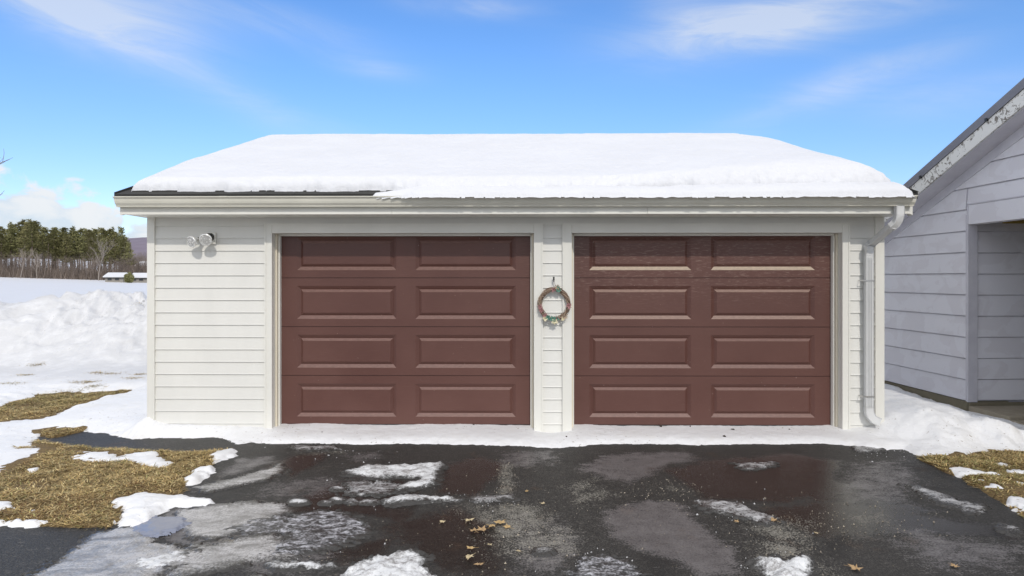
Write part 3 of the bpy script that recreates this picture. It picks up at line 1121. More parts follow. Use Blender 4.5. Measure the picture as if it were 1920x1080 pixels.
gut = g.build('gutter', M_gutter, garage)
for a, b_ in ((gx0 - .004, gx0 - .0005), (gx1 + .0005, gx1 + .004)):
    MB().prism(outer[:-1] + [(gy - .112, gz1 - .002)], 'x', a, b_).build('gutter_end_cap', M_gutter, gut)
ux = wp(421, 376, gy - .1)[0]
off = [(y - .0025, z - .0005) for y, z in outer[2:12]]
MB().prism(off + [(gy - .115, gz1 + .002), (gy - .09, gz0 + gh * .5), (gy - .07, gz0 + .02)], 'x', ux - .045, ux + .03).build('gutter_seam', M_gutter, gut)

# downspout: rectangular ribbed pipe with two elbows and a kick-out foot
def rect_sweep(pts, wdt, dep, ups):
    """sweep a rounded rectangle; pts centre line; per-point side vector (width axis)"""
    m = MB()
    sec = []
    for sx_, sy_ in ((-1, -1), (1, -1), (1, 1), (-1, 1)):
        for (fx, fy) in (((.86, 1), (1, .8)) if sx_ * sy_ > 0 else ((1, .8), (.86, 1))):
            sec.append((sx_ * fx * wdt / 2, sy_ * fy * dep / 2))
    k = len(sec)
    for i, p_ in enumerate(pts):
        p_ = Vector(p_)
        t = (Vector(pts[min(i + 1, len(pts) - 1)]) - Vector(pts[max(i - 1, 0)])).normalized()
        side = Vector(ups[i])
        side = (side - t * side.dot(t)).normalized()
        o2 = t.cross(side)
        for a, b_ in sec:
            m.v.append(tuple(p_ + side * a + o2 * b_))
    for i in range(len(pts) - 1):
        for j in range(k):
            j2 = (j + 1) % k
            m.f.append((i * k + j, i * k + j2, (i + 1) * k + j2, (i + 1) * k + j))
            m.m.append(0)
    m.f.append(tuple(range(k)))
    m.f.append(tuple((len(pts) - 1) * k + j for j in reversed(range(k))))
    m.m += [0, 0]
    return m


def pt(px, py, Y):
    x, z = wp(px, py, Y)
    return (x, Y, z)


y_out = gy - .055
y_wall = YB - .06
a0 = pt(1686, 386, y_out)
dn = [a0, (a0[0], y_out, pt(1686, 402, y_out)[2]), (a0[0] - .004, y_out + .012, pt(1686, 411, y_out)[2]), (a0[0] - .02, y_out + .03, pt(1686, 419, y_out)[2]), (a0[0] - .05, y_out + .055, pt(1686, 425, y_out)[2])]
side = (0.82, -0.45, 0.0)
elb = rect_sweep(dn, .082, .062, [(1, 0, 0)] * 2 + [(.95, .1, .0)] * 3)
low = pt(1633, 458, y_wall)
p0 = dn[-1]
ds = elb.build('downspout', M_down, garage)
dirv = Vector(low) - Vector(p0)
slope = [tuple(Vector(p0) - dirv * .05), tuple(Vector(p0) + dirv * .5), low]
ux3 = Vector((0, -1, 0)).cross(dirv).normalized()
rect_sweep(slope, .072, .058, [tuple(ux3)] * 3).build('slanted_pipe', M_down, ds)
xw = X(1629, y_wall)
el2 = [tuple(Vector(low) - dirv * .06), low, (low[0] - .022, y_wall, low[2] - .03), (xw + .004, y_wall, low[2] - .065), (xw, y_wall, low[2] - .12)]
rect_sweep(el2, .080, .066, [tuple(ux3)] * 2 + [(.8, 0, .5), (.95, 0, .2), (1, 0, 0)]).build('upper_elbow', M_down, ds)
zb = pt(1629, 768, y_wall)[2]
rect_sweep([(xw, y_wall, low[2] - .10), (xw, y_wall, .9), (xw, y_wall, zb)], .084, .060, [(1, 0, 0)] * 3).build('pipe', M_down, ds)
el3 = [(xw, y_wall, zb + .03), (xw, y_wall, zb - .02), (xw + .01, y_wall - .004, zb - .06), (xw + .04, y_wall - .01, zb - .10), (xw + .10, y_wall - .02, zb - .125)]
rect_sweep(el3, .090, .066, [(1, 0, 0), (1, 0, 0), (.95, 0, .3), (.7, 0, .7), (.4, 0, .9)]).build('lower_elbow', M_down, ds)
for zz in (pt(1629, 527, y_wall)[2], pt(1629, 744, y_wall)[2]):
    MB().box(xw - .075, xw + .045, y_wall - .033, y_wall - .0305, zz, zz + .012).box(xw - .075, xw - .072, y_wall - .03, YB - .001, zz, zz + .012).build('strap', M_metal, ds)
rib = MB()
for dx_ in (-.018, .0, .018):
    rib.box(xw + dx_ - .003, xw + dx_ + .003, y_wall - .0325, y_wall - .0302, zb + .02, low[2] - .14)
rib.build('pipe_ribs', M_down, ds)

# roof deck and shingle courses near the eave
rx0, rx1 = fx0 - .024 - .02, fx1 + .024 + .02
deck = MB()
deck.prism([(Y_E, Z_E), (Y_R, Z_R), (2 * Y_R - Y_E, Z_E), (2 * Y_R - Y_E, Z_E - .03), (Y_R, Z_R - .03), (Y_E, Z_E - .03)], 'x', rx0, rx1)
roof = deck.build('roof', M_shingle, garage)
MB().box(rx0 - .001, rx1 + .001, Y_E - .014, Y_E - .001, Z_E - .05, Z_E + .004).build('drip_edge', M_black, roof)
tab = MB().prism([(0, 0), (.30, .30 * rs), (.30, .30 * rs + .006), (0, .012)], 'x', 0, .298).mesh('shingle', M_shingle)
nn = int((rx1 - rx0) / .3)
for row in range(2):
    for k in range(nn):
        o = link('shingle', tab, roof)
        o.location = (rx0 + .01 + k * .3 + (.09 if row else 0), Y_E - .018 + row * .13, Z_E - .004 + row * .13 * rs + row * .006 + random.uniform(0, .003))
# rake shingle edging, bare on the right near the ridge
for xx in (rx0 - .012, rx1 + .0005):
    MB().prism([(Y_E, Z_E - .03), (Y_R, Z_R - .03), (Y_R, Z_R + .03), (Y_E, Z_E + .03)], 'x', xx, xx + .0115).build('rake_shingles', M_shingle, roof)


# snow blanket on the roof
def roof_snow():
    xs = np.linspace(rx0 - .02, rx1 + .03, 420)
    s0 = .03
    vs = np.concatenate([np.arange(s0, 1.1, .012), np.linspace(1.1, 4.0, 60), np.linspace(4.03, 8.2, 80)])
    Xg, S = np.meshgrid(xs, vs)
    run = Y_R - Y_E
    Yg = Y_E + S
    Zd = np.where(S < run, Z_E + S * rs, Z_R - (S - run) * rs)
    # distances to the edges of the blanket
    fr = S - (.105 + .115 * sst(Xg, -1.0, 2.0)) + fbm(Xg, S * 0, 3.1, 4) * .04 + fbm(Xg, S, 16, 3) * .022
    le = Xg - (rx0 + .015) - .07 * sst(1.2 - S, 0, 1.2) + fbm(Xg * 0, S, 1.5, 3) * .03
    ri = (rx1 + .02) - Xg - .07 + fbm(Xg * 0 + 3, S, 1.5, 3) * .03
    ri = ri - .03 - .36 * np.exp(-((S - 3.75) / .36) ** 2)
    e = np.minimum(np.minimum(fr, le), ri)
    big = sst(Xg, .8, 3.4) * sst(3.3 - S, 0, 2.8)
    T = .135 + .10 * big + fbm(Xg, S, .7, 3) * .02
    wdt = .16 + .30 * big
    t = np.clip(e / wdt, 0, 1)
    prof = np.sqrt(np.clip(1 - (1 - t) ** 2, 0, 1))
    # steeper broken front
    H = T * prof + fbm(Xg, S, 9, 3) * .006 * t
    ruf = sst(Xg, -.9, 1.5) * np.exp(-((fr - .05) / .09) ** 2)
    H = H + ruf * fbm(Xg, S, 10, 4, .6) * .04
    H = np.where(e > 0, H, np.maximum(e, -.03) * .8 - .004)
    # blur over the ridge
    Zd = np.where(np.abs(S - run) < .5, Zd - rs * .25 * (1 - np.abs(S - run) / .5) ** 2 * .5, Zd)
    nx, ny = len(xs), len(vs)
    idx = np.arange(nx * ny).reshape(ny, nx)
    Q = np.stack([idx[:-1, :-1], idx[:-1, 1:], idx[1:, 1:], idx[1:, :-1]], -1).reshape(-1, 4)
    keep = H.ravel()[Q].max(1) > -.006
    V = np.stack([Xg - rs * 0, Yg - H * .31, Zd + H], -1).reshape(-1, 3)
    return np_mesh('roof_snow', V, Q[keep], M_roofsnow)


tag(link('roof_snow', roof_snow()), 'thick smooth white snow blanket covering the whole garage roof', 'snow')


def eave_snow():
    x_a = wp(700, 360, 6.35)[0]
    x_b = rx1 - .10
    xs = np.arange(x_a - .05, x_b + .05, .018)
    vs = np.arange(-.155, .26, .01)
    Xg, S = np.meshgrid(xs, vs)
    taper = sst(Xg, x_a, x_a + .55)
    up_lim = .02 + .15 * taper + fbm(Xg, S * 0, 3.5, 5, .6) * .07
    lo_lim = -.115 + .06 * (1 - taper) - fbm(Xg, S * 0 + 4, 2.0, 3) * .01
    e = np.minimum(np.minimum(up_lim - S, S - lo_lim), np.minimum(Xg - x_a, x_b - Xg)) + fbm(Xg, S, 14, 3) * .010
    T = (.055 + .03 * sst(Xg, 1.0, 3.5)) * (.45 + .55 * taper) + fbm(Xg, S, 3, 3) * .012
    t = np.clip(e / .07, 0, 1)
    H = np.where(e > 0, T * np.sqrt(np.clip(1 - (1 - t) ** 2, 0, 1)), np.maximum(e, -.03) * 1.2)
    H = H + (e > 0) * fbm(Xg, S, 22, 3) * .006
    base = np.where(S > 0, Z_E + S * rs + .012, np.maximum(Z_E + .012 + S * .55, gz1 - .004))
    nx, ny = len(xs), len(vs)
    idx = np.arange(nx * ny).reshape(ny, nx)
    Q = np.stack([idx[:-1, :-1], idx[:-1, 1:], idx[1:, 1:], idx[1:, :-1]], -1).reshape(-1, 4)
    keep = H.ravel()[Q].max(1) > -.012
    V = np.stack([Xg, Y_E + S, base + H], -1).reshape(-1, 3)
    return np_mesh('eave_snow', V, Q[keep], M_roofsnow)


tag(link('eave_snow', eave_snow()), 'lower ragged strip of slid snow lying over the gutter edge', 'snow')

# ------------------------------------------------------------------ FLOODLIGHT
M_glass, n, b = material('lamp_glass', (.82, .82, .80), .12, .6)
p = n.obj()
vo = n.node('ShaderNodeTexVoronoi')
vo.inputs['Scale'].default_value = 42
n.link(p, vo.inputs['Vector'])
n._in(b.inputs['Base Color'], n.mix(n.ramp(vo.outputs['Distance'], .1, .6), (.80, .80, .78), (.42, .42, .41)))
n.link(n.bump(vo.outputs['Distance'], .8, .006), b.inputs['Normal'])
M_reflect, _, _ = material('silvered_rim', (.85, .85, .83), .22, .5, .5)
fl = empty('floodlight', (X(397), YB - .004, Zp(447)))
tag(fl, 'twin bulb outdoor floodlight under the eave left of the doors', 'floodlight')
MB().box(-.052, .052, -.02, .0, -.06, .065).build('mounting_plate', M_trim, fl, bevel=.006)
MB().lathe([(0, .0), (0, .045), (.03, .042), (.045, .03), (.045, 0)], (-.005, -.0205, .012), (0, -1, 0)).build('junction_box', M_black, fl, True)
for lx, lz, aim, r_ in ((.018, -.024, (.10, -1, -.30), .066), (-.132, -.045, (-.42, -1, -.34), .062)):
    aim = Vector(aim).normalized()
    tip = Vector((lx, -.17, lz))
    back = tip - aim * .115
    arm = MB().tube([(-.005, -.06, .012), tuple((Vector((-.005, -.07, .012)) + back) / 2 + Vector((0, 0, .012))), tuple(back)], [.014, .014, .017], 8)
    h = arm.build('lamp_holder', M_black, fl, True)
    MB().lathe([(-.03, 0), (-.03, .022), (.02, .024), (.02, 0)], tuple(back), tuple(aim), 14).build('socket', M_black, h, True)
    bu = MB().lathe([(.02, .02), (.045, .028), (.075, r_ * .78), (.100, r_ * .97), (.110, r_), (.116, r_ * .96), (.118, r_ * .86)], tuple(back), tuple(aim), 24).build('bulb', M_reflect, fl, True)
    MB().lathe([(.1182, r_ * .86), (.116, r_ * .80), (.121, r_ * .5), (.123, .0)], tuple(back), tuple(aim), 24).build('lens', M_glass, bu, True)

# ------------------------------------------------------------------ WREATH
M_vine, n, b = material('vine_twig', (.2, .13, .09), .8)
oi = n.node('ShaderNodeNewGeometry').outputs['Random Per Island']
n._in(b.inputs['Base Color'], n.mix(oi, (.16, .10, .07), (.48, .37, .27)))
M_pink, _, _ = material('faded_pink_petal', (.42, .22, .22), .7)
M_teal, _, _ = material('faded_green_leaf', (.11, .25, .19), .7)
M_creamfl, _, _ = material('cream_petal', (.74, .68, .48), .7)
M_twine, _, _ = material('grey_twine', (.45, .43, .42), .8)
wc = (X(1039, YB - .045), YB - .05, Zp(570, 1039, YB - .045))
wr = empty('wreath', wc)
tag(wr, 'dried vine wreath with pink and cream flowers hung between doors', 'wreath')
rw = .152
ring = MB()
rr = random.Random(5)
for k in range(34):
    ph, ra, tw = rr.uniform(0, 6.28), rr.uniform(.004, .026), rr.choice([2, 3, 4, 5])
    a_0, a_1 = rr.uniform(0, 6.28), rr.uniform(2.5, 6.1)
    pts = []
    for i in range(28):
        t = a_0 + a_1 * i / 27
        q = ph + tw * t
        rad = rw + ra * math.cos(q) + rr.uniform(-.002, .002)
        pts.append((rad * math.sin(t), ra * math.sin(q) * .9, rad * math.cos(t) * 1.02))
    ring.tube(pts, [rr.uniform(.0022, .0042)] * 28, 5)
for k in range(40):
    t = rr.uniform(0, 6.28)
    rad = rw + rr.uniform(-.02, .02)
    o_ = Vector((rad * math.sin(t), -.02, rad * math.cos(t)))
    d_ = Vector((rr.uniform(-1, 1), rr.uniform(-.5, .1), rr.uniform(-1, 1))).normalized() * rr.uniform(.02, .05)
    ring.tube([tuple(o_), tuple(o_ + d_)], [.0016, .0008], 4)
ring.build('vine_ring', M_vine, wr)


def flower(mat, t, rad, size, npet, name, spiky=False):
    m = MB()
    c0 = Vector((rad * math.sin(t), -.03, rad * math.cos(t)))
    for k in range(npet):
        a = 2 * math.pi * k / npet + rr.uniform(-.3, .3)
        el_ = rr.uniform(.1, .9)
        d_ = Vector((math.cos(a) * math.cos(el_), -math.sin(el_), math.sin(a) * math.cos(el_)))
        L = size * rr.uniform(.7, 1.15)
        w_ = L * (.12 if spiky else .36)
        s_ = d_.cross(Vector((0, -1, 0.2))).normalized() * w_
        n0 = len(m.v)
        mid_ = c0 + d_ * L * .55
        m.v += [tuple(c0), tuple(mid_ + s_), tuple(c0 + d_ * L), tuple(mid_ - s_), tuple(mid_ + Vector((0, -.004, 0)))]
        m.f += [(n0, n0 + 1, n0 + 4), (n0 + 1, n0 + 2, n0 + 4), (n0 + 2, n0 + 3, n0 + 4), (n0 + 3, n0, n0 + 4)]
        m.m += [0] * 4
    return m.build(name, mat, wr)


D = R
for t, s_ in ((-4, .036), (97, .044), (258, .04), (243, .034), (218, .036), (168, .03)):
    flower(M_pink, D(t), rw, s_, 16, 'pink_flower', True)
for t, s_ in ((16, .042), (186, .04), (172, .035), (205, .034)):
    flower(M_teal, D(t), rw + .004, s_, 11, 'leaf_sprig')
for t, s_ in ((213, .034), (180, .040), (150, .026)):
    flower(M_creamfl, D(t), rw + .03, s_, 15, 'cream_flower')
flower(M_vine, D(8), rw + .028, .04, 12, 'twig_spray', True)
flower(M_vine, D(140), rw + .018, .045, 14, 'twig_spray', True)
MB().tube([(.0, .02, rw + .02), (-.012, .0, rw + .07), (-.004, -.006, rw + .112)], .003, 6).tube([(.012, .02, rw + .02), (.006, .0, rw + .07), (-.004, -.006, rw + .112)], .003, 6).build('twine_loop', M_twine, wr)
MB().box(-.012, .004, .012, .018, rw + .08, rw + .135).box(-.012, .004, -.006, .012, rw + .126, rw + .135).box(-.012, .004, -.012, -.006, rw + .098, rw + .135).build('hook', M_black, wr)

# ------------------------------------------------------------------ GREY HOUSE
hx, hy, _ = to_world((1815 - 960) / F * 7.56, 7.56, 0)
HR = math.atan(60 / F) + YAW
house = empty('house', (hx, hy, 0), HR)
tag(house, 'grey painted house with lap siding and peeling white rake board', 'house')
EXP = .2515
B0 = .205                          # foot of the siding


def rz(y):                         # top of roof along the rake, local y
    return 3.20 - .44 * y if y > -2.0 else 3.20 + .88 + .44 * (y + 2.0)


YFAR, YNEAR = 1.95, -4.2
soff = .37                         # soffit plane below roof top
# sheathing behind the boards
sh = MB()
sh.prism([(.10, -.2), (YFAR, -.2), (YFAR, rz(YFAR) - soff), (.10, rz(.10) - soff)], 'x', .02, .12)
sh.prism([(.099, 2.29), (.099, rz(.1) - soff), (-2.0, rz(-2) - soff), (YNEAR, rz(YNEAR) - soff), (YNEAR, 2.29)], 'x', .021, .12)
sh.box(.02, 8.0, YFAR - .1, YFAR - .001, -.2, rz(YFAR) - soff - .01)
sh.box(.02, .12, YNEAR, YNEAR + .14, -.2, 2.288)
sh.box(.121, 8.0, YNEAR, YNEAR + .1, -.2, 3.0)
sh.box(7.9, 8.0, YNEAR + .101, YFAR - .101, -.2, 3.0)
sh.build('wall', M_greytrim, house)


def lap(poly_y, z0, z1, x=0.0):
    """lap board facing -x from y0 to y1 (per lower/upper edge)"""
    (a0, b0), (a1, b1) = poly_y
    m = MB()
    zg = z1 - .020                 # rebate along the top edge, tucked under the next board
    f_ = (zg - z0) / (z1 - z0)
    ag, bg_ = a0 + (a1 - a0) * f_, b0 + (b1 - b0) * f_
    m.v += [(x - .014, a0, z0), (x - .014, b0, z0), (x + .002, bg_, zg), (x + .002, ag, zg), (x + .0185, bg_, zg + .001), (x + .0185, ag, zg + .001),
            (x + .0185, b1, z1), (x + .0185, a1, z1), (x + .0195, b1, z1), (x + .0195, a1, z1), (x + .0195, b0, z0), (x + .0195, a0, z0)]
    m.f += [(0, 1, 2, 3), (3, 2, 4, 5), (5, 4, 6, 7), (7, 6, 8, 9), (9, 8, 10, 11), (11, 10, 1, 0), (0, 3, 5, 7, 9, 11), (1, 10, 8, 6, 4, 2)]
    m.m += [0] * 8
    return m


def y_at(z):                       # local y where the soffit line has height z (far side)
    return (3.20 - soff - z) / .44


for k in range(12):
    z0, z1 = B0 + k * EXP, B0 + (k + 1) * EXP + .006
    if z0 > rz(-2) - soff:
        break
    lo = .02 if z0 < 2.50 else -1.98
    yl, yu = min(YFAR, y_at(z0)), min(YFAR, y_at(z1))
    if yu < lo + .02:
        yu = lo + .02
    if z1 > 2.52 and z0 < 2.52:
        lap(((.02, yl), (.02, yu)), z0, z1).build('siding_board', M_grey, house)
        lap(((-2.4, -.002), (-2.4, -.002)), 2.53, z1).build('siding_board', M_grey, house)
        continue
    if lo < 0:
        near = -4.0 + (rz(-2.0) - rz(-2.0))
        lap(((max(YNEAR, -4.0 - (y_at(z0) - 0) + 0) if False else -3.9 + max(0, (z0 - 3.0) / .44 * .9), yl), (-3.9 + max(0, (z1 - 3.0) / .44 * .9), yu)), z0, z1).build('siding_board', M_grey, house)
    else:
        lap(((.02, yl), (.02, yu)), z0, z1).build('siding_board', M_grey, house)

# corner board: face in the gable plane and face towards the drive
MB().box(-.016, .018, -.0, .085 - .066, B0 - .01, 2.40).build('corner_board', M_greytrim, house, bevel=.003)
MB().box(-.016, .10, -.022, -.0005, B0 - .015, 2.515).build('corner_board', M_greytrim, house, bevel=.003)
# header beam over the opening, drip cap on top
MB().box(-.014, .13, YNEAR, -.0225, 2.285, 2.515).build('header_beam', M_grey, house, bevel=.004)
MB().box(-.022, .02, YNEAR, -.0225, 2.516, 2.528).build('drip_cap', M_greytrim, house)
# recessed wall that faces the drive
for k in range(9):
    z0 = B0 + .005 + k * .2495
    m = MB()
    z1 = min(z0 + .2545, 2.42)
    zg = z1 - .016
    m.prism([(.006, z0), (.022, zg), (.0385, zg + .001), (.0385, z1), (.0395, z1), (.0395, z0)], 'x', .101, 2.6)
    m.build('siding_board', M_grey, house)
MB().box(.101, 2.6, .0405, .099, -.2, 2.43).build('recess_wall', M_greytrim, house)
MB().box(.131, 7.8, YNEAR + .11, .0395, 2.432, 2.46).build('porch_ceiling', M_recess_shade, house)
MB().box(1.75, 1.85, YNEAR + .11, .004, -.2, 2.43).build('recess_wall', M_recess_shade, house)
MB().box(.131, 1.749, YNEAR + .102, YNEAR + .15, -.2, 2.43).build('recess_wall', M_recess_shade, house)
MB().box(.42, .95, -.06, -.004, 2.30, 2.345).build('ceiling_batten', M_yellow, house)
# footing and porch slab
MB().box(-.004, .5, -.0, YFAR, -.2, B0 - .012).build('footing', M_found, house)
MB().box(.0, 2.6, -.03, -.001, -.2, B0 - .02).build('footing', M_found, house)
MB().box(-.02, 2.6, -.62, -.031, -.2, B0 - .055).build('porch_slab', M_conc, house, bevel=.01)
MB().box(-.02, 2.6, YNEAR + .2, -.622, -.2, B0 - .09).build('porch_slab', M_conc, house, bevel=.01)

# roof: metal sheet, white peeling rake fascia, wide flat soffit
OV = .27
th = .10
for (ya, yb) in ((-2.0, YFAR + .42), (YNEAR - .3, -2.001)):
    pf = [(ya, rz(ya) - th), (yb, rz(yb) - th), (yb, rz(yb)), (ya, rz(ya))]
    MB().prism(pf, 'x', -OV, 8.2).build('roof', M_roofmetal, house)
    pf = [(ya, rz(ya) - .265), (yb, rz(yb) - .265), (yb, rz(yb) - th - .004), (ya, rz(ya) - th - .004)]
    MB().prism(pf, 'x', -OV + .012, -OV + .034).build('rake_fascia', M_peel, house)
    pf = [(ya, rz(ya) - .275), (yb, rz(yb) - .275), (yb, rz(yb) - .255), (ya, rz(ya) - .255)]
    MB().prism(pf, 'x', -OV + .035, .022).build('rake_soffit', M_greytrim, house)
    pf = [(ya, rz(ya) - soff - .02), (yb, rz(yb) - soff - .02), (yb, rz(yb) - .276), (ya, rz(ya) - .276)]
    MB().prism(pf, 'x', -.018, .021).build('frieze_board', M_greytrim, house)
# small clips along the drip edge
for y_, in ((.42,), (-.62,)):
    MB().box(-OV - .012, -OV + .01, y_, y_ + .03, rz(y_) - th - .02, rz(y_) - th + .015).build('roof_clip', M_black, house)

# ------------------------------------------------------------------ ICE PATCHES on the drive
def ice(name, mat, label, h, pts, rough=.02, edge=.03, step=.011, cat='ice patch', group=None, soft=.10):
    poly = gpoly(*pts)
    qx = [q[0] for q in poly]
    qy = [q[1] for q in poly]
    xs = np.arange(min(qx) - .08, max(qx) + .08, step)
    ys = np.arange(min(qy) - .08, max(qy) + .08, step)

    def hf(x, y):
        d = sdf(x, y, poly) + .022 + fbm(x, y, 6, 4) * edge * 2.0 + fbm(x, y * 1.6, 24, 3, .65) * edge * 1.8 - edge * .25
        t = np.where(d > 0, h * (1 - np.exp(-np.maximum(d, 0) / (h * 2.6 + .01))), d * .35)
        t = t + (d > 0) * (fbm(x, y, 13, 4, .6) * h * .8 + .003)
        return t
    V, Q = grid(xs, ys, hf, -.006)
    if len(Q) == 0:
        return
    V = V.copy()
    o0 = Vector((float(np.mean(qx)), float(np.mean(qy)), 0))
    V[:, 0] -= o0.x
    V[:, 1] -= o0.y
    V[:, 2] += .002
    me = np_mesh(name, V, Q, mat)
    dd = sdf(V[:, 0] + o0.x, V[:, 1] + o0.y, poly)
    at = me.attributes.new('depth', 'FLOAT', 'POINT')
    at.data.foreach_set('value', np.clip(.30 + dd / soft, 0, 1).astype(np.float32))
    o = link(name, me)
    o.location = o0
    tag(o, label, cat, group)
    return o


GI = 'ice patches left on the wet driveway'
ice('ice_patch', M_icewhite, 'crooked white ice patch below the left door bending like a hook', .02,
    ((645, 886), (690, 872), (720, 874), (765, 873), (800, 867), (826, 868), (833, 873), (820, 886), (818, 898), (812, 908), (790, 916), (745, 921), (742, 914), (765, 905), (788, 901), (785, 896), (740, 896), (700, 897), (662, 893)), group=GI)
ice('ice_patch', M_icewhite, 'narrow white ice streak just below the hook shaped patch', .02,
    ((716, 941), (745, 931), (765, 930), (800, 931), (838, 931), (868, 936), (860, 941), (795, 941), (760, 945), (725, 946)), group=GI)
ice('ice_patch', M_icespeck, 'broad speckled grey ice patch in front of the left door', .008,
    ((530, 972), (600, 958), (645, 965), (690, 985), (694, 997), (660, 1012), (605, 1030), (545, 1042), (495, 1048), (500, 1026), (545, 1012), (520, 995)), edge=.05, group=GI)
ice('ice_patch', M_icewhite, 'long low white ice ridge near the bottom edge of view', .018,
    ((495, 1058), (560, 1053), (625, 1057), (632, 1063), (590, 1067), (505, 1066)), group=GI)
ice('ice_patch', M_icewhite, 'large domed white ice patch at bottom left of centre', .035,
    ((632, 1082), (668, 1056), (720, 1042), (770, 1038), (797, 1050), (795, 1068), (820, 1082), (830, 1110), (640, 1110)), edge=.035, group=GI)
ice('ice_patch', M_icespeck, 'rough bluish ice patch at the bottom middle of view', .012,
    ((1062, 1060), (1088, 1048), (1130, 1044), (1160, 1050), (1185, 1060), (1205, 1078), (1210, 1110), (1050, 1110)), edge=.05, group=GI)
ice('ice_patch', M_icewhite, 'lumpy bright white ice patch in front of the right door', .045,
    ((1412, 1056), (1425, 1047), (1455, 1046), (1464, 1055), (1485, 1049), (1512, 1048), (1526, 1058), (1518, 1075), (1520, 1100), (1450, 1100), (1432, 1080)), edge=.03, group=GI)
ice('ice_patch', M_icegrey, 'thin slanting grey ice patch before the right door', .010,
    ((1302, 940), (1345, 940), (1385, 943), (1410, 953), (1450, 966), (1462, 978), (1440, 985), (1400, 972), (1350, 962), (1315, 952)), edge=.04, group=GI)
ice('ice_patch', M_icegrey, 'small oval grey ice patch close to the right door', .009,
    ((1376, 869), (1410, 867), (1450, 866), (1452, 872), (1425, 880), (1400, 883), (1385, 877)), edge=.03, group=GI)
ice('ice_patch', M_icegrey, 'thin grey ice trail on the right side of the drive', .009,
    ((1704, 911), (1735, 918), (1765, 926), (1800, 940), (1845, 952), (1852, 962), (1820, 962), (1770, 944), (1725, 926)), edge=.04, group=GI)
ice('ice_patch', M_icegrey, 'faint grey ice smear at the right edge of the drive', .007,
    ((1880, 985), (1905, 990), (1915, 998), (1890, 1000)), edge=.03, group=GI)
ice('ice_patch', M_icegrey, 'frosty grey ice streak in the middle of the drive', .008,
    ((880, 936), (905, 931), (955, 928), (962, 936), (930, 941), (890, 943)), edge=.03, group=GI)
ice('ice_patch', M_icefilm, 'wide sheet of smooth grey ice along the left edge', .010,
    ((35, 1100), (95, 1062), (140, 1030), (178, 1003), (205, 996), (232, 990), (262, 990), (280, 1008), (330, 1026), (392, 1040), (372, 1056), (330, 1068), (290, 1085), (260, 1110)), edge=.05, group=GI)
ice('ice_patch', M_icewhite, 'white frosted ridge across the smooth grey ice sheet', .016,
    ((250, 1052), (290, 1036), (345, 1036), (375, 1050), (330, 1062), (292, 1074), (250, 1076)), edge=.05, group=GI)
ice('ice_patch', M_icefilm, 'grey brown slush film left of the speckled ice patch', .005,
    ((330, 1030), (400, 1018), (470, 1005), (520, 1000), (560, 1046), (500, 1052), (430, 1062), (350, 1080), (300, 1110), (420, 1110), (480, 1085), (300, 1090)), edge=.06, group=GI, soft=.22)
ice('ice_patch', M_icespeck, 'rough frosty crust behind the broad speckled patch', .006,
    ((470, 975), (540, 966), (560, 985), (520, 1000), (450, 1008), (430, 995)), edge=.06, group=GI, soft=.2)
ice('ice_patch', M_icefilm, 'pale brownish ice film beside the lawn snow', .004,
    ((330, 958), (400, 948), (470, 942), (535, 945), (545, 960), (500, 978), (450, 1000), (395, 1014), (350, 1008), (330, 985)), edge=.03, group=GI, soft=.16)
ice('ice_patch', M_icefilm, 'thin grey ice film under the white siding', .004,
    ((365, 915), (440, 898), (500, 880), (528, 868), (534, 884), (500, 900), (450, 910), (390, 922)), edge=.03, group=GI, soft=.14)
ice('ice_patch', M_icegrey, 'thin slush crust between the hook patch and scraps', .006,
    ((650, 905), (720, 902), (770, 912), (730, 925), (680, 930), (640, 926)), edge=.06, group=GI, soft=.2)
for (cx, cy, a, b_), lab in (((559, 941, 18, 6), 'largest oval ice scrap left of the row of scraps'), ((634, 938, 13, 4), 'second oval ice scrap in the row below the left door'),
                             ((612, 943, 8, 3), 'tiny pale ice scrap between two oval scraps'), ((660, 941, 10, 4), 'jagged grey ice scrap in the middle of the row'),
                             ((692, 941, 18, 5), 'flat grey ice scrap next to the white streak'), ((634, 916, 13, 4), 'lone grey ice scrap above the row of scraps'),
                             ((1020, 1033, 16, 6), 'small white frost spot above the bluish ice')):
    pts = [(cx + a * math.cos(t) * (1 + .15 * math.sin(3 * t)), cy + b_ * math.sin(t)) for t in np.linspace(0, 6.28, 12)[:-1]]
    ice('ice_scrap', M_icewhite if 'grey' not in lab and 'frost' not in lab else M_icegrey, lab, .012, pts, edge=.012, step=.008, cat='ice scrap', group='little scraps of ice on the driveway')
for pts, lab in ((((1600, 838), (1650, 838), (1655, 845), (1620, 849), (1602, 846)), 'thin slush patch by the right end of the front snow strip'),
                 (((545, 838), (620, 836), (640, 843), (560, 846)), 'thin slush patch under the left door near the snow edge')):
    ice('slush_patch', M_icegrey, lab, .012, pts, edge=.03, cat='slush patch')

def crumbs(name, label, cat, mat, count, seed, size, zones):
    r_ = random.Random(seed)
    m = MB()
    for i in range(count):
        (x0, y0, x1, y1) = r_.choice(zones)
        cx, cy = gp(r_.gauss((x0 + x1) / 2, (x1 - x0) * .3), r_.gauss((y0 + y1) / 2, (y1 - y0) * .3))
        if float(height_snow(np.array([[cx]]), np.array([[cy]]))[0, 0]) > 0:
            continue
        s_ = r_.uniform(*size) * (1 if r_.random() < .85 else 1.8)
        n0 = len(m.v)
        a = r_.uniform(0, 6.28)
        for k in range(4):
            t = a + k * 1.57 + r_.uniform(-.4, .4)
            m.v.append((cx + math.cos(t) * s_ * r_.uniform(.7, 1.3), cy + math.sin(t) * s_ * r_.uniform(.5, 1), -.001))
        m.v.append((cx + r_.uniform(-.3, .3) * s_, cy, s_ * r_.uniform(.5, 1.0) + .003))
        for k in range(4):
            m.f.append((n0 + k, n0 + (k + 1) % 4, n0 + 4))
            m.m.append(0)
    tag(m.build(name, mat), label, cat, kind='stuff')


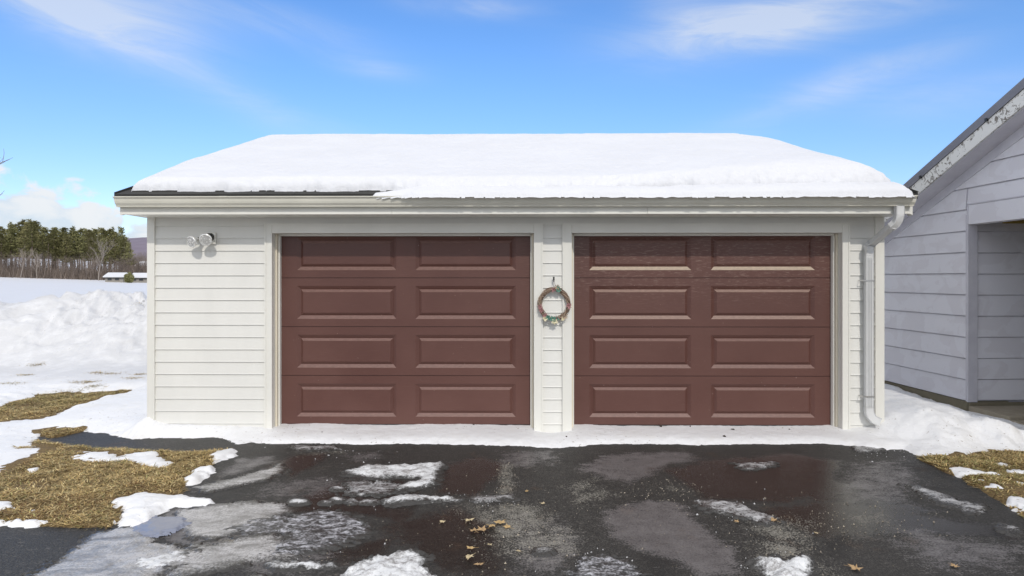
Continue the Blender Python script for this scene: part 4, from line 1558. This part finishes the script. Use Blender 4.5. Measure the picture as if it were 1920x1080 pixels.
M_crumb, n, b = material('ice_crumb', (.55, .55, .56), .5)
M_grit, n, b = material('sand_grit', (.3, .26, .2), .8)
gi = n.node('ShaderNodeNewGeometry').outputs['Random Per Island']
n._in(b.inputs['Base Color'], n.mix(gi, (.12, .105, .09), (.48, .42, .33)))
crumbs('ice_crumbs', 'white crumbs of ice strewn around the ice patches', 'ice crumbs', M_crumb, 200, 31, (.0018, .005),
       [(640, 860, 840, 950), (480, 950, 700, 1050), (1050, 1030, 1210, 1080), (1390, 1030, 1540, 1080), (1290, 930, 1470, 990), (500, 835, 700, 860), (860, 920, 980, 950), (1590, 838, 1720, 860)])
crumbs('sand_grit', 'pale sand and grit scattered over the wet driveway', 'grit', M_grit, 900, 32, (.0015, .0042),
       [(850, 920, 1100, 1070), (1380, 950, 1580, 1080), (1180, 890, 1330, 950), (930, 850, 970, 960), (400, 980, 640, 1060), (1500, 940, 1750, 1010), (600, 840, 1600, 1080)])
# puddle of icy melt water
o = ice('puddle', M_puddle, 'small bluish puddle of icy water beside the lawn snow', .004,
        ((266, 996), (274, 982), (292, 974), (320, 975), (345, 982), (340, 993), (318, 1000), (300, 1006), (276, 1006)), edge=.03, step=.008, cat='puddle')
o.location.z = .014

# ------------------------------------------------------------------ fallen leaves and cones
M_leaf1, _, _ = material('tan_leaf', (.46, .32, .15), .75)
M_leaf2, _, _ = material('brown_leaf', (.40, .27, .14), .75)
M_leaf3, _, _ = material('pale_leaf', (.52, .43, .27), .75)


def leaf_mesh(mat, seed):
    r_ = random.Random(seed)
    m = MB()
    k = 20
    m.v.append((0, 0, .010))
    for i in range(k):
        a = 2 * math.pi * i / k
        rad = .05 * (1.0 if i % 4 == 0 else .62 if i % 2 == 0 else .48) * r_.uniform(.8, 1.15)
        m.v.append((rad * math.cos(a), rad * math.sin(a), .006 + r_.uniform(0, .014)))
    for i in range(k):
        m.f.append((0, 1 + i, 1 + (i + 1) % k))
        m.m.append(0)
    m.tube([(0.02, 0, .01), (.075, .012, .008)], [.0014, .001], 4)
    return m.mesh('fallen_leaf', mat)


LM = [leaf_mesh(M_leaf1, 1), leaf_mesh(M_leaf2, 2), leaf_mesh(M_leaf3, 3), leaf_mesh(M_leaf1, 4)]
for px, py, s_, k, lab in ((938, 984, 1.3, 0, 'largest tan leaf of the clump on the wet drive'), (922, 990, 1.0, 3, 'tan leaf beside the largest leaf of the clump'),
                           (951, 991, .9, 0, 'right hand tan leaf of the central leaf clump'), (905, 996, 1.1, 1, 'brownish leaf at the left end of the clump'),
                           (888, 998, .9, 1, 'small dull leaf left of the leaf clump'), (880, 979, .95, 2, 'pale yellow leaf above and left of the clump'),
                           (829, 981, .6, 2, 'lone pale leaf far left of the clump'), (918, 1024, .5, 2, 'pale leaf scrap below the leaf clump'),
                           (882, 1031, .8, 0, 'upper leaf of the pair near the bottom middle'), (880, 1048, .9, 2, 'lower pale leaf of the pair near the bottom middle'),
                           (899, 1062, .75, 1, 'brown leaf lowest among the middle leaves'), (972, 1036, .5, 2, 'small pale scrap right of the middle leaves'),
                           (1382, 980, .55, 1, 'small brown leaf below the slanting grey ice'), (1450, 978, .8, 1, 'brown leaf at the lower end of slanting ice'),
                           (1605, 1070, 1.0, 1, 'brown leaf right of the lumpy white ice'), (1530, 1002, .5, 2, 'pale leaf scrap on gritty asphalt right of centre'),
                           (988, 923, .5, 0, 'tan leaf scrap in the middle of the drive'), (1790, 1065, .7, 1, 'brown leaf near the bottom right corner'),
                           (1018, 946, .5, 2, 'yellowish leaf scrap between clump and doors')):
    o = link('fallen_leaf', LM[k])
    gx_, gy_ = gp(px, py)
    o.location = (gx_, gy_, .006)
    o.rotation_euler = (random.uniform(-.15, .15), random.uniform(-.15, .15), random.uniform(0, 6.28))
    o.scale = (s_ * .85, s_ * .85, s_ * .85)
    tag(o, lab, 'leaf', 'fallen leaves on the driveway')

M_cone, n, b = material('dark_cone', (.045, .03, .02), .8)
cm = MB()
for i in range(6):
    cm.lathe([(i * .008, .004), (i * .008 + .003, .016 - abs(i - 2) * .003), (i * .008 + .007, .004)], (-.022, 0, .01), (1, 0, 0), 7)
cone_me = cm.mesh('pine_cone', M_cone)
for px, py, s_, lab in ((1239, 801, .9, 'dark cone on the snow under the right door, leftmost'), (1374, 806, .8, 'dark cone on the snow midway along right door'),
                        (1358, 818, .8, 'dark cone nearest the asphalt edge on the snow'), (1294, 801, .5, 'tiny dark bit on snow close to the right door'),
                        (1480, 806, .45, 'tiny dark bit on snow near the right casing'), (1062, 819, .5, 'tiny dark bit on snow before the middle post'),
                        (604, 811, .4, 'tiny dark bit on snow before the left door'), (888, 799, .5, 'tiny dark bit against the left door foot')):
    gx_, gy_ = gp(px, py, .045)
    hh = float(height_snow(np.array([[gx_]]), np.array([[gy_]]))[0, 0])
    o = link('pine_cone', cone_me)
    o.location = (gx_, gy_, max(hh, 0) - .002)
    o.rotation_euler = (0, 0, random.uniform(0, 3))
    o.scale = (s_, s_, s_)
    tag(o, lab, 'cone', 'dark bits dropped on the front snow strip')

# ------------------------------------------------------------------ TREES
M_bark, n, b = material('pine_bark', (.17, .13, .105), .9)
M_bark2, n, b = material('grey_bark', (.20, .165, .145), .9)
oi = n.node('ShaderNodeObjectInfo').outputs['Random']
n._in(b.inputs['Base Color'], n.mix(oi, (.11, .085, .072), (.23, .19, .165)))
M_birch, _, _ = material('pale_bark', (.30, .26, .23), .85)
M_need, n, b = material('pine_needles', (.05, .06, .022), .8, .2)
gi = n.node('ShaderNodeNewGeometry').outputs['Random Per Island']
oi = n.node('ShaderNodeObjectInfo').outputs['Random']
c = n.mix(gi, (.115, .12, .05), (.30, .29, .13))
n._in(b.inputs['Base Color'], n.mix(n.math('MULTIPLY', oi, .55), c, (.19, .165, .075)))


def pine_parts(seed):
    r_ = random.Random(seed)
    H = 12.0
    tr = MB()
    lean = r_.uniform(-.3, .3)
    pts = [(0, 0, -.5)] + [(lean * (i / 8) ** 2, r_.uniform(-.08, .08), H * i / 8) for i in range(1, 9)]
    tr.tube(pts, [.19 - .02 * i for i in range(9)], 6)
    V, T = [], []
    z = H * r_.uniform(.30, .46)
    while z < H * 1.0:
        f_ = (z / H)
        env = (1.9 * math.sin(min(1, (1 - f_) * 1.55 + .10) * 1.57)) * r_.uniform(.75, 1.15)
        nb = r_.randint(4, 6)
        a0_ = r_.uniform(0, 6.28)
        for k in range(nb):
            if r_.random() < .15:
                continue
            a = a0_ + 6.28 * k / nb + r_.uniform(-.4, .4)
            L = env * r_.uniform(.55, 1.25)
            tilt = r_.uniform(.0, .40)
            d_ = Vector((math.cos(a), math.sin(a), tilt))
            o_ = Vector((lean * f_ ** 2, 0, z))
            tip = o_ + d_ * L
            nc = max(3, int(L * 4.0))
            for q in range(nc):
                s_ = .25 + .8 * q / nc
                c_ = o_ + d_ * L * s_ + Vector((r_.gauss(0, .17), r_.gauss(0, .17), r_.gauss(0, .08)))
                sz = r_.uniform(.30, .58)
                for w_ in range(5):
                    u_ = Vector((r_.gauss(0, 1), r_.gauss(0, 1), r_.gauss(.35, .5))).normalized()
                    v_ = u_.orthogonal().normalized()
                    n0 = len(V)
                    V += [tuple(c_ - v_ * sz * .22), tuple(c_ + v_ * sz * .22), tuple(c_ + u_ * sz)]
                    T.append((n0, n0 + 1, n0 + 2))
        z += r_.uniform(.45, .8) * (1.0 if f_ < .8 else .6)
    cr = np_mesh('crown', V, T, M_need, smooth=False)
    return tr.mesh('trunk', M_bark, True), cr


def bare_parts(seed, H=10.0, levels=4, spread=.55, r0=.13, fine=True):
    r_ = random.Random(seed)
    tr, br = MB(), MB()

    def grow(m, p_, d_, L, rad, lev):
        pts = [p_]
        q = Vector(p_)
        dd = Vector(d_)
        steps = 3
        for i in range(steps):
            dd = (dd + Vector((r_.gauss(0, .12), r_.gauss(0, .12), r_.gauss(.05, .07)))).normalized()
            q = q + dd * L / steps
            pts.append(tuple(q))
        m.tube(pts, [rad, rad * .85, rad * .7, rad * .5], 5 if lev == 0 else 3, cap=False)
        if lev >= levels:
            return
        nb = (9, 6, 5, 4)[min(lev, 3)]
        for k in range(nb):
            s_ = r_.uniform(.32 if lev == 0 else .25, 1.0)
            i = min(int(s_ * steps), steps - 1)
            a, b2 = Vector(pts[i]), Vector(pts[i + 1])
            o_ = a + (b2 - a) * (s_ * steps - i)
            side_ = Vector((r_.gauss(0, 1), r_.gauss(0, 1), r_.gauss(0, .4)))
            nd = (dd * (1 - spread) + side_.normalized() * spread + Vector((0, 0, .22))).normalized()
            grow(br, tuple(o_), tuple(nd), L * r_.uniform(.38, .62), max(rad * .42, .012), lev + 1)

    grow(tr, (0, 0, -.4), (r_.gauss(0, .03), r_.gauss(0, .03), 1), H * .72, r0, 0)
    return tr, br


def far_pos(px, D):
    x, y, _ = to_world((px - 960) / F * D, D, 0)
    z = float(height_far(np.array([[x]]), np.array([[y]]))[0, 0])
    return (x, y, z - .15)


pine_protos = []
for s_ in range(6):
    pine_protos.append(pine_parts(100 + s_))
rt = random.Random(21)
GP = 'pines of the tree line beyond the snowy field'


def add_pine(px, D, top_py, label='olive green pine standing in the far tree line'):
    tm_, cm_ = rt.choice(pine_protos)
    loc = far_pos(px, D)
    H = (EYE + (HZ - top_py) / F * D) - loc[2]
    o = empty('pine_tree', loc, rt.uniform(0, 6.28))
    k = H / 12.0
    w_ = k * rt.uniform(.95, 1.25)
    o.scale = (w_, w_, k)
    tag(o, label, 'tree', GP)
    link('trunk', tm_, o)
    link('crown', cm_, o)


tops = {0: 430, 20: 428, 50: 415, 85: 430, 120: 434, 150: 430, 180: 432, 205: 436, 225: 434, 238: 446}
kx = sorted(tops)


def top_at(px):
    return float(np.interp(px, kx, [tops[k] for k in kx]))


px = -60.0
while px < 244:
    add_pine(px, rt.uniform(128, 140), top_at(px) + rt.uniform(-3, 13))
    px += rt.uniform(6.5, 11)
px = -60.0
while px < 240:
    add_pine(px, rt.uniform(143, 160), top_at(px) + rt.uniform(-6, 8), 'pine crown showing behind the front row of far pines')
    px += rt.uniform(8, 13)
for px in (0, 20, 44, 52, 66, 80, 100, 119, 138, 156, 178, 197, 208, 226):
    add_pine(px + rt.uniform(-3, 3), 147, top_at(px) - rt.uniform(0, 10), 'taller pine whose tip rises above the far tree line')
bare_protos = []
for s_ in range(5):
    tr, br = bare_parts(300 + s_, 10.0, 3, .55, .12)
    bare_protos.append((tr.mesh('trunk', M_bark2, True), br.mesh('branches', M_bark2)))
trp, brp = bare_parts(330, 10.0, 3, .45, .12)
pale = (trp.mesh('trunk', M_birch, True), brp.mesh('branches', M_birch))
GB = 'leafless trees along the far field edge'
px = -60.0
while px < 276:
    D_ = rt.uniform(119, 128)
    tm_, bm_ = rt.choice(bare_protos)
    lab = 'leafless brown tree in front of the far pines'
    o = empty('bare_tree', far_pos(px, D_), rt.uniform(0, 6.28))
    hgt_ = rt.uniform(.34, .56) * (1.0 if px < 240 else .85)
    o.scale = (hgt_ * 1.0, hgt_ * 1.0, hgt_)
    tag(o, lab, 'tree', GB)
    link('trunk', tm_, o)
    link('branches', bm_, o)
    px += rt.uniform(5.0, 9.0)
for px, hgt_, lab in ((38, .56, 'pale barked leafless tree toward the left of the tree line'), (184, .78, 'tall pale leafless tree amid the far pines'), (70, .5, 'pale slender leafless tree beside the tall left pines')):
    o = empty('bare_tree', far_pos(px, 118), rt.uniform(0, 6))
    o.scale = (hgt_, hgt_, hgt_)
    tag(o, lab, 'tree')
    link('trunk', pale[0], o)
    link('branches', pale[1], o)
px = 236.0
while px < 420:
    D_ = rt.uniform(165, 230)
    tm_, bm_ = rt.choice(bare_protos)
    o = empty('bare_tree', far_pos(px, D_), rt.uniform(0, 6.28))
    hgt_ = rt.uniform(.5, .7)
    o.scale = (hgt_ * 1.2, hgt_ * 1.2, hgt_)
    tag(o, 'leafless brown tree in the wood behind the far sheds', 'tree', 'leafless trees behind the far sheds')
    link('trunk', tm_, o)
    link('branches', bm_, o)
    px += rt.uniform(3.0, 5.5)

# undergrowth: one mass of twigs along the field edge and the far brown wood
def brush(name, label, xs_px, Ds, hts, count, mat, seed):
    r_ = random.Random(seed)
    V, T = [], []
    for i in range(count):
        px_, D_ = r_.uniform(*xs_px), r_.uniform(*Ds)
        x, y, z = far_pos(px_, D_)
        h = r_.uniform(*hts)
        a, b2 = r_.gauss(0, .25) * h, r_.gauss(0, .2) * h
        w_ = r_.uniform(.025, .07)
        n0 = len(V)
        V += [(x - w_, y, z - .1), (x + w_, y, z - .1), (x + a, y + b2, z + h)]
        T.append((n0, n0 + 1, n0 + 2))
    o = link(name, np_mesh(name, V, T, mat, smooth=False))
    tag(o, label, 'brush', kind='stuff')


M_brush, n, b = material('brown_brush', (.14, .11, .09), .9)
gi = n.node('ShaderNodeNewGeometry').outputs['Random Per Island']
n._in(b.inputs['Base Color'], n.mix(gi, (.075, .056, .045), (.25, .20, .165)))
brush('undergrowth', 'brown leafless undergrowth along the edge of the snowy field', (-90, 300), (121, 150), (.4, 2.8), 8000, M_brush, 5)
brush('undergrowth', 'tall thin saplings scattered along the field edge', (-90, 300), (121, 150), (2.5, 5.5), 1500, M_brush, 15)
brush('far_wood', 'brown bare wood on the slope behind the far sheds', (225, 430), (170, 300), (2.5, 5), 6000, M_brush, 6)

# ------------------------------------------------------------------ far sheds
M_far, n, b = material('weathered_wall', (.30, .28, .25), .9)
M_farpane, _, _ = material('dark_pane', (.04, .045, .05), .3)


def shed(px, D, w_, dpt, h, rise, label, wins):
    loc = far_pos(px, D)
    s_ = empty('shed', loc, .12)
    tag(s_, label, 'shed')
    MB().box(-w_ / 2, w_ / 2, -dpt / 2, dpt / 2, -.5, h).build('wall', M_far, s_)
    for q in (-w_ / 2, w_ / 2 - .1):
        MB().prism([(-dpt / 2, h + .001), (dpt / 2, h + .001), (0, h + rise - .05)], 'x', q, q + .1).build('gable', M_far, s_)
    rf = MB().prism([(-dpt / 2 - .3, h - .12), (0, h + rise), (dpt / 2 + .3, h - .12), (dpt / 2 + .3, h + .02), (0, h + rise + .14), (-dpt / 2 - .3, h + .02)], 'x', -w_ / 2 - .3, w_ / 2 + .3).build('roof', M_shingle, s_)
    MB().prism([(-dpt / 2 - .25, h + .03), (0, h + rise + .15), (dpt / 2 + .25, h + .03), (dpt / 2 + .25, h + .2), (0, h + rise + .38), (-dpt / 2 - .25, h + .2)], 'x', -w_ / 2 - .25, w_ / 2 + .25).build('snow_cover', M_fieldsnow, rf)
    for wx in wins:
        f_ = MB().box(wx - .4, wx + .4, -dpt / 2 - .05, -dpt / 2 - .002, h * .45, h * .9).build('window', M_birch, s_)
        MB().box(wx - .33, wx + .33, -dpt / 2 - .06, -dpt / 2 - .052, h * .5, h * .86).build('pane', M_farpane, f_)


shed(222, 112, 2.9, 3.0, .95, .5, 'low snow roofed shed at the field edge below the pines', (-.7, .5))
shed(270, 114, 3.0, 3.0, .95, .55, 'snow roofed shed half hidden behind the garage corner', (-1.0, .2))
shed(282, 190, 6.0, 5, 2.4, 1.2, 'distant white roofed house on the wooded slope', (-1, 1))
# round evergreen shrub between the sheds
V, T = [], []
r_ = random.Random(9)
for i in range(500):
    u_ = Vector((r_.gauss(0, 1), r_.gauss(0, 1), r_.gauss(0, 1))).normalized() * r_.uniform(.4, 1.0)
    c_ = Vector((u_.x * .75, u_.y * .75, .95 + u_.z * .95))
    for w_ in range(2):
        q = Vector((r_.gauss(0, 1), r_.gauss(0, 1), r_.gauss(0, 1))).normalized() * .22
        v_ = q.orthogonal() * .35
        n0 = len(V)
        V += [tuple(c_ - v_), tuple(c_ + v_), tuple(c_ + q)]
        T.append((n0, n0 + 1, n0 + 2))
sb = empty('shrub', far_pos(242, 109))
tag(sb, 'round dark evergreen shrub between the two far sheds', 'shrub')
link('foliage', np_mesh('foliage', V, T, M_need, smooth=False), sb)
MB().tube([(0, 0, -.2), (0, 0, .9)], [.08, .05], 6).build('stem', M_bark, sb)

# bare tree just outside the left edge whose twigs reach into view
tr, br = bare_parts(412, 9.5, 4, .55, .16)
nt = empty('bare_tree', (-18.25, 16.4, .1), 1.2)
nt.scale = (.80, .80, .72)
tag(nt, 'leafless tree at the left edge whose thin twigs reach in', 'tree')
tr.build('trunk', M_bark2, nt, True)
br.build('branches', M_bark2, nt)
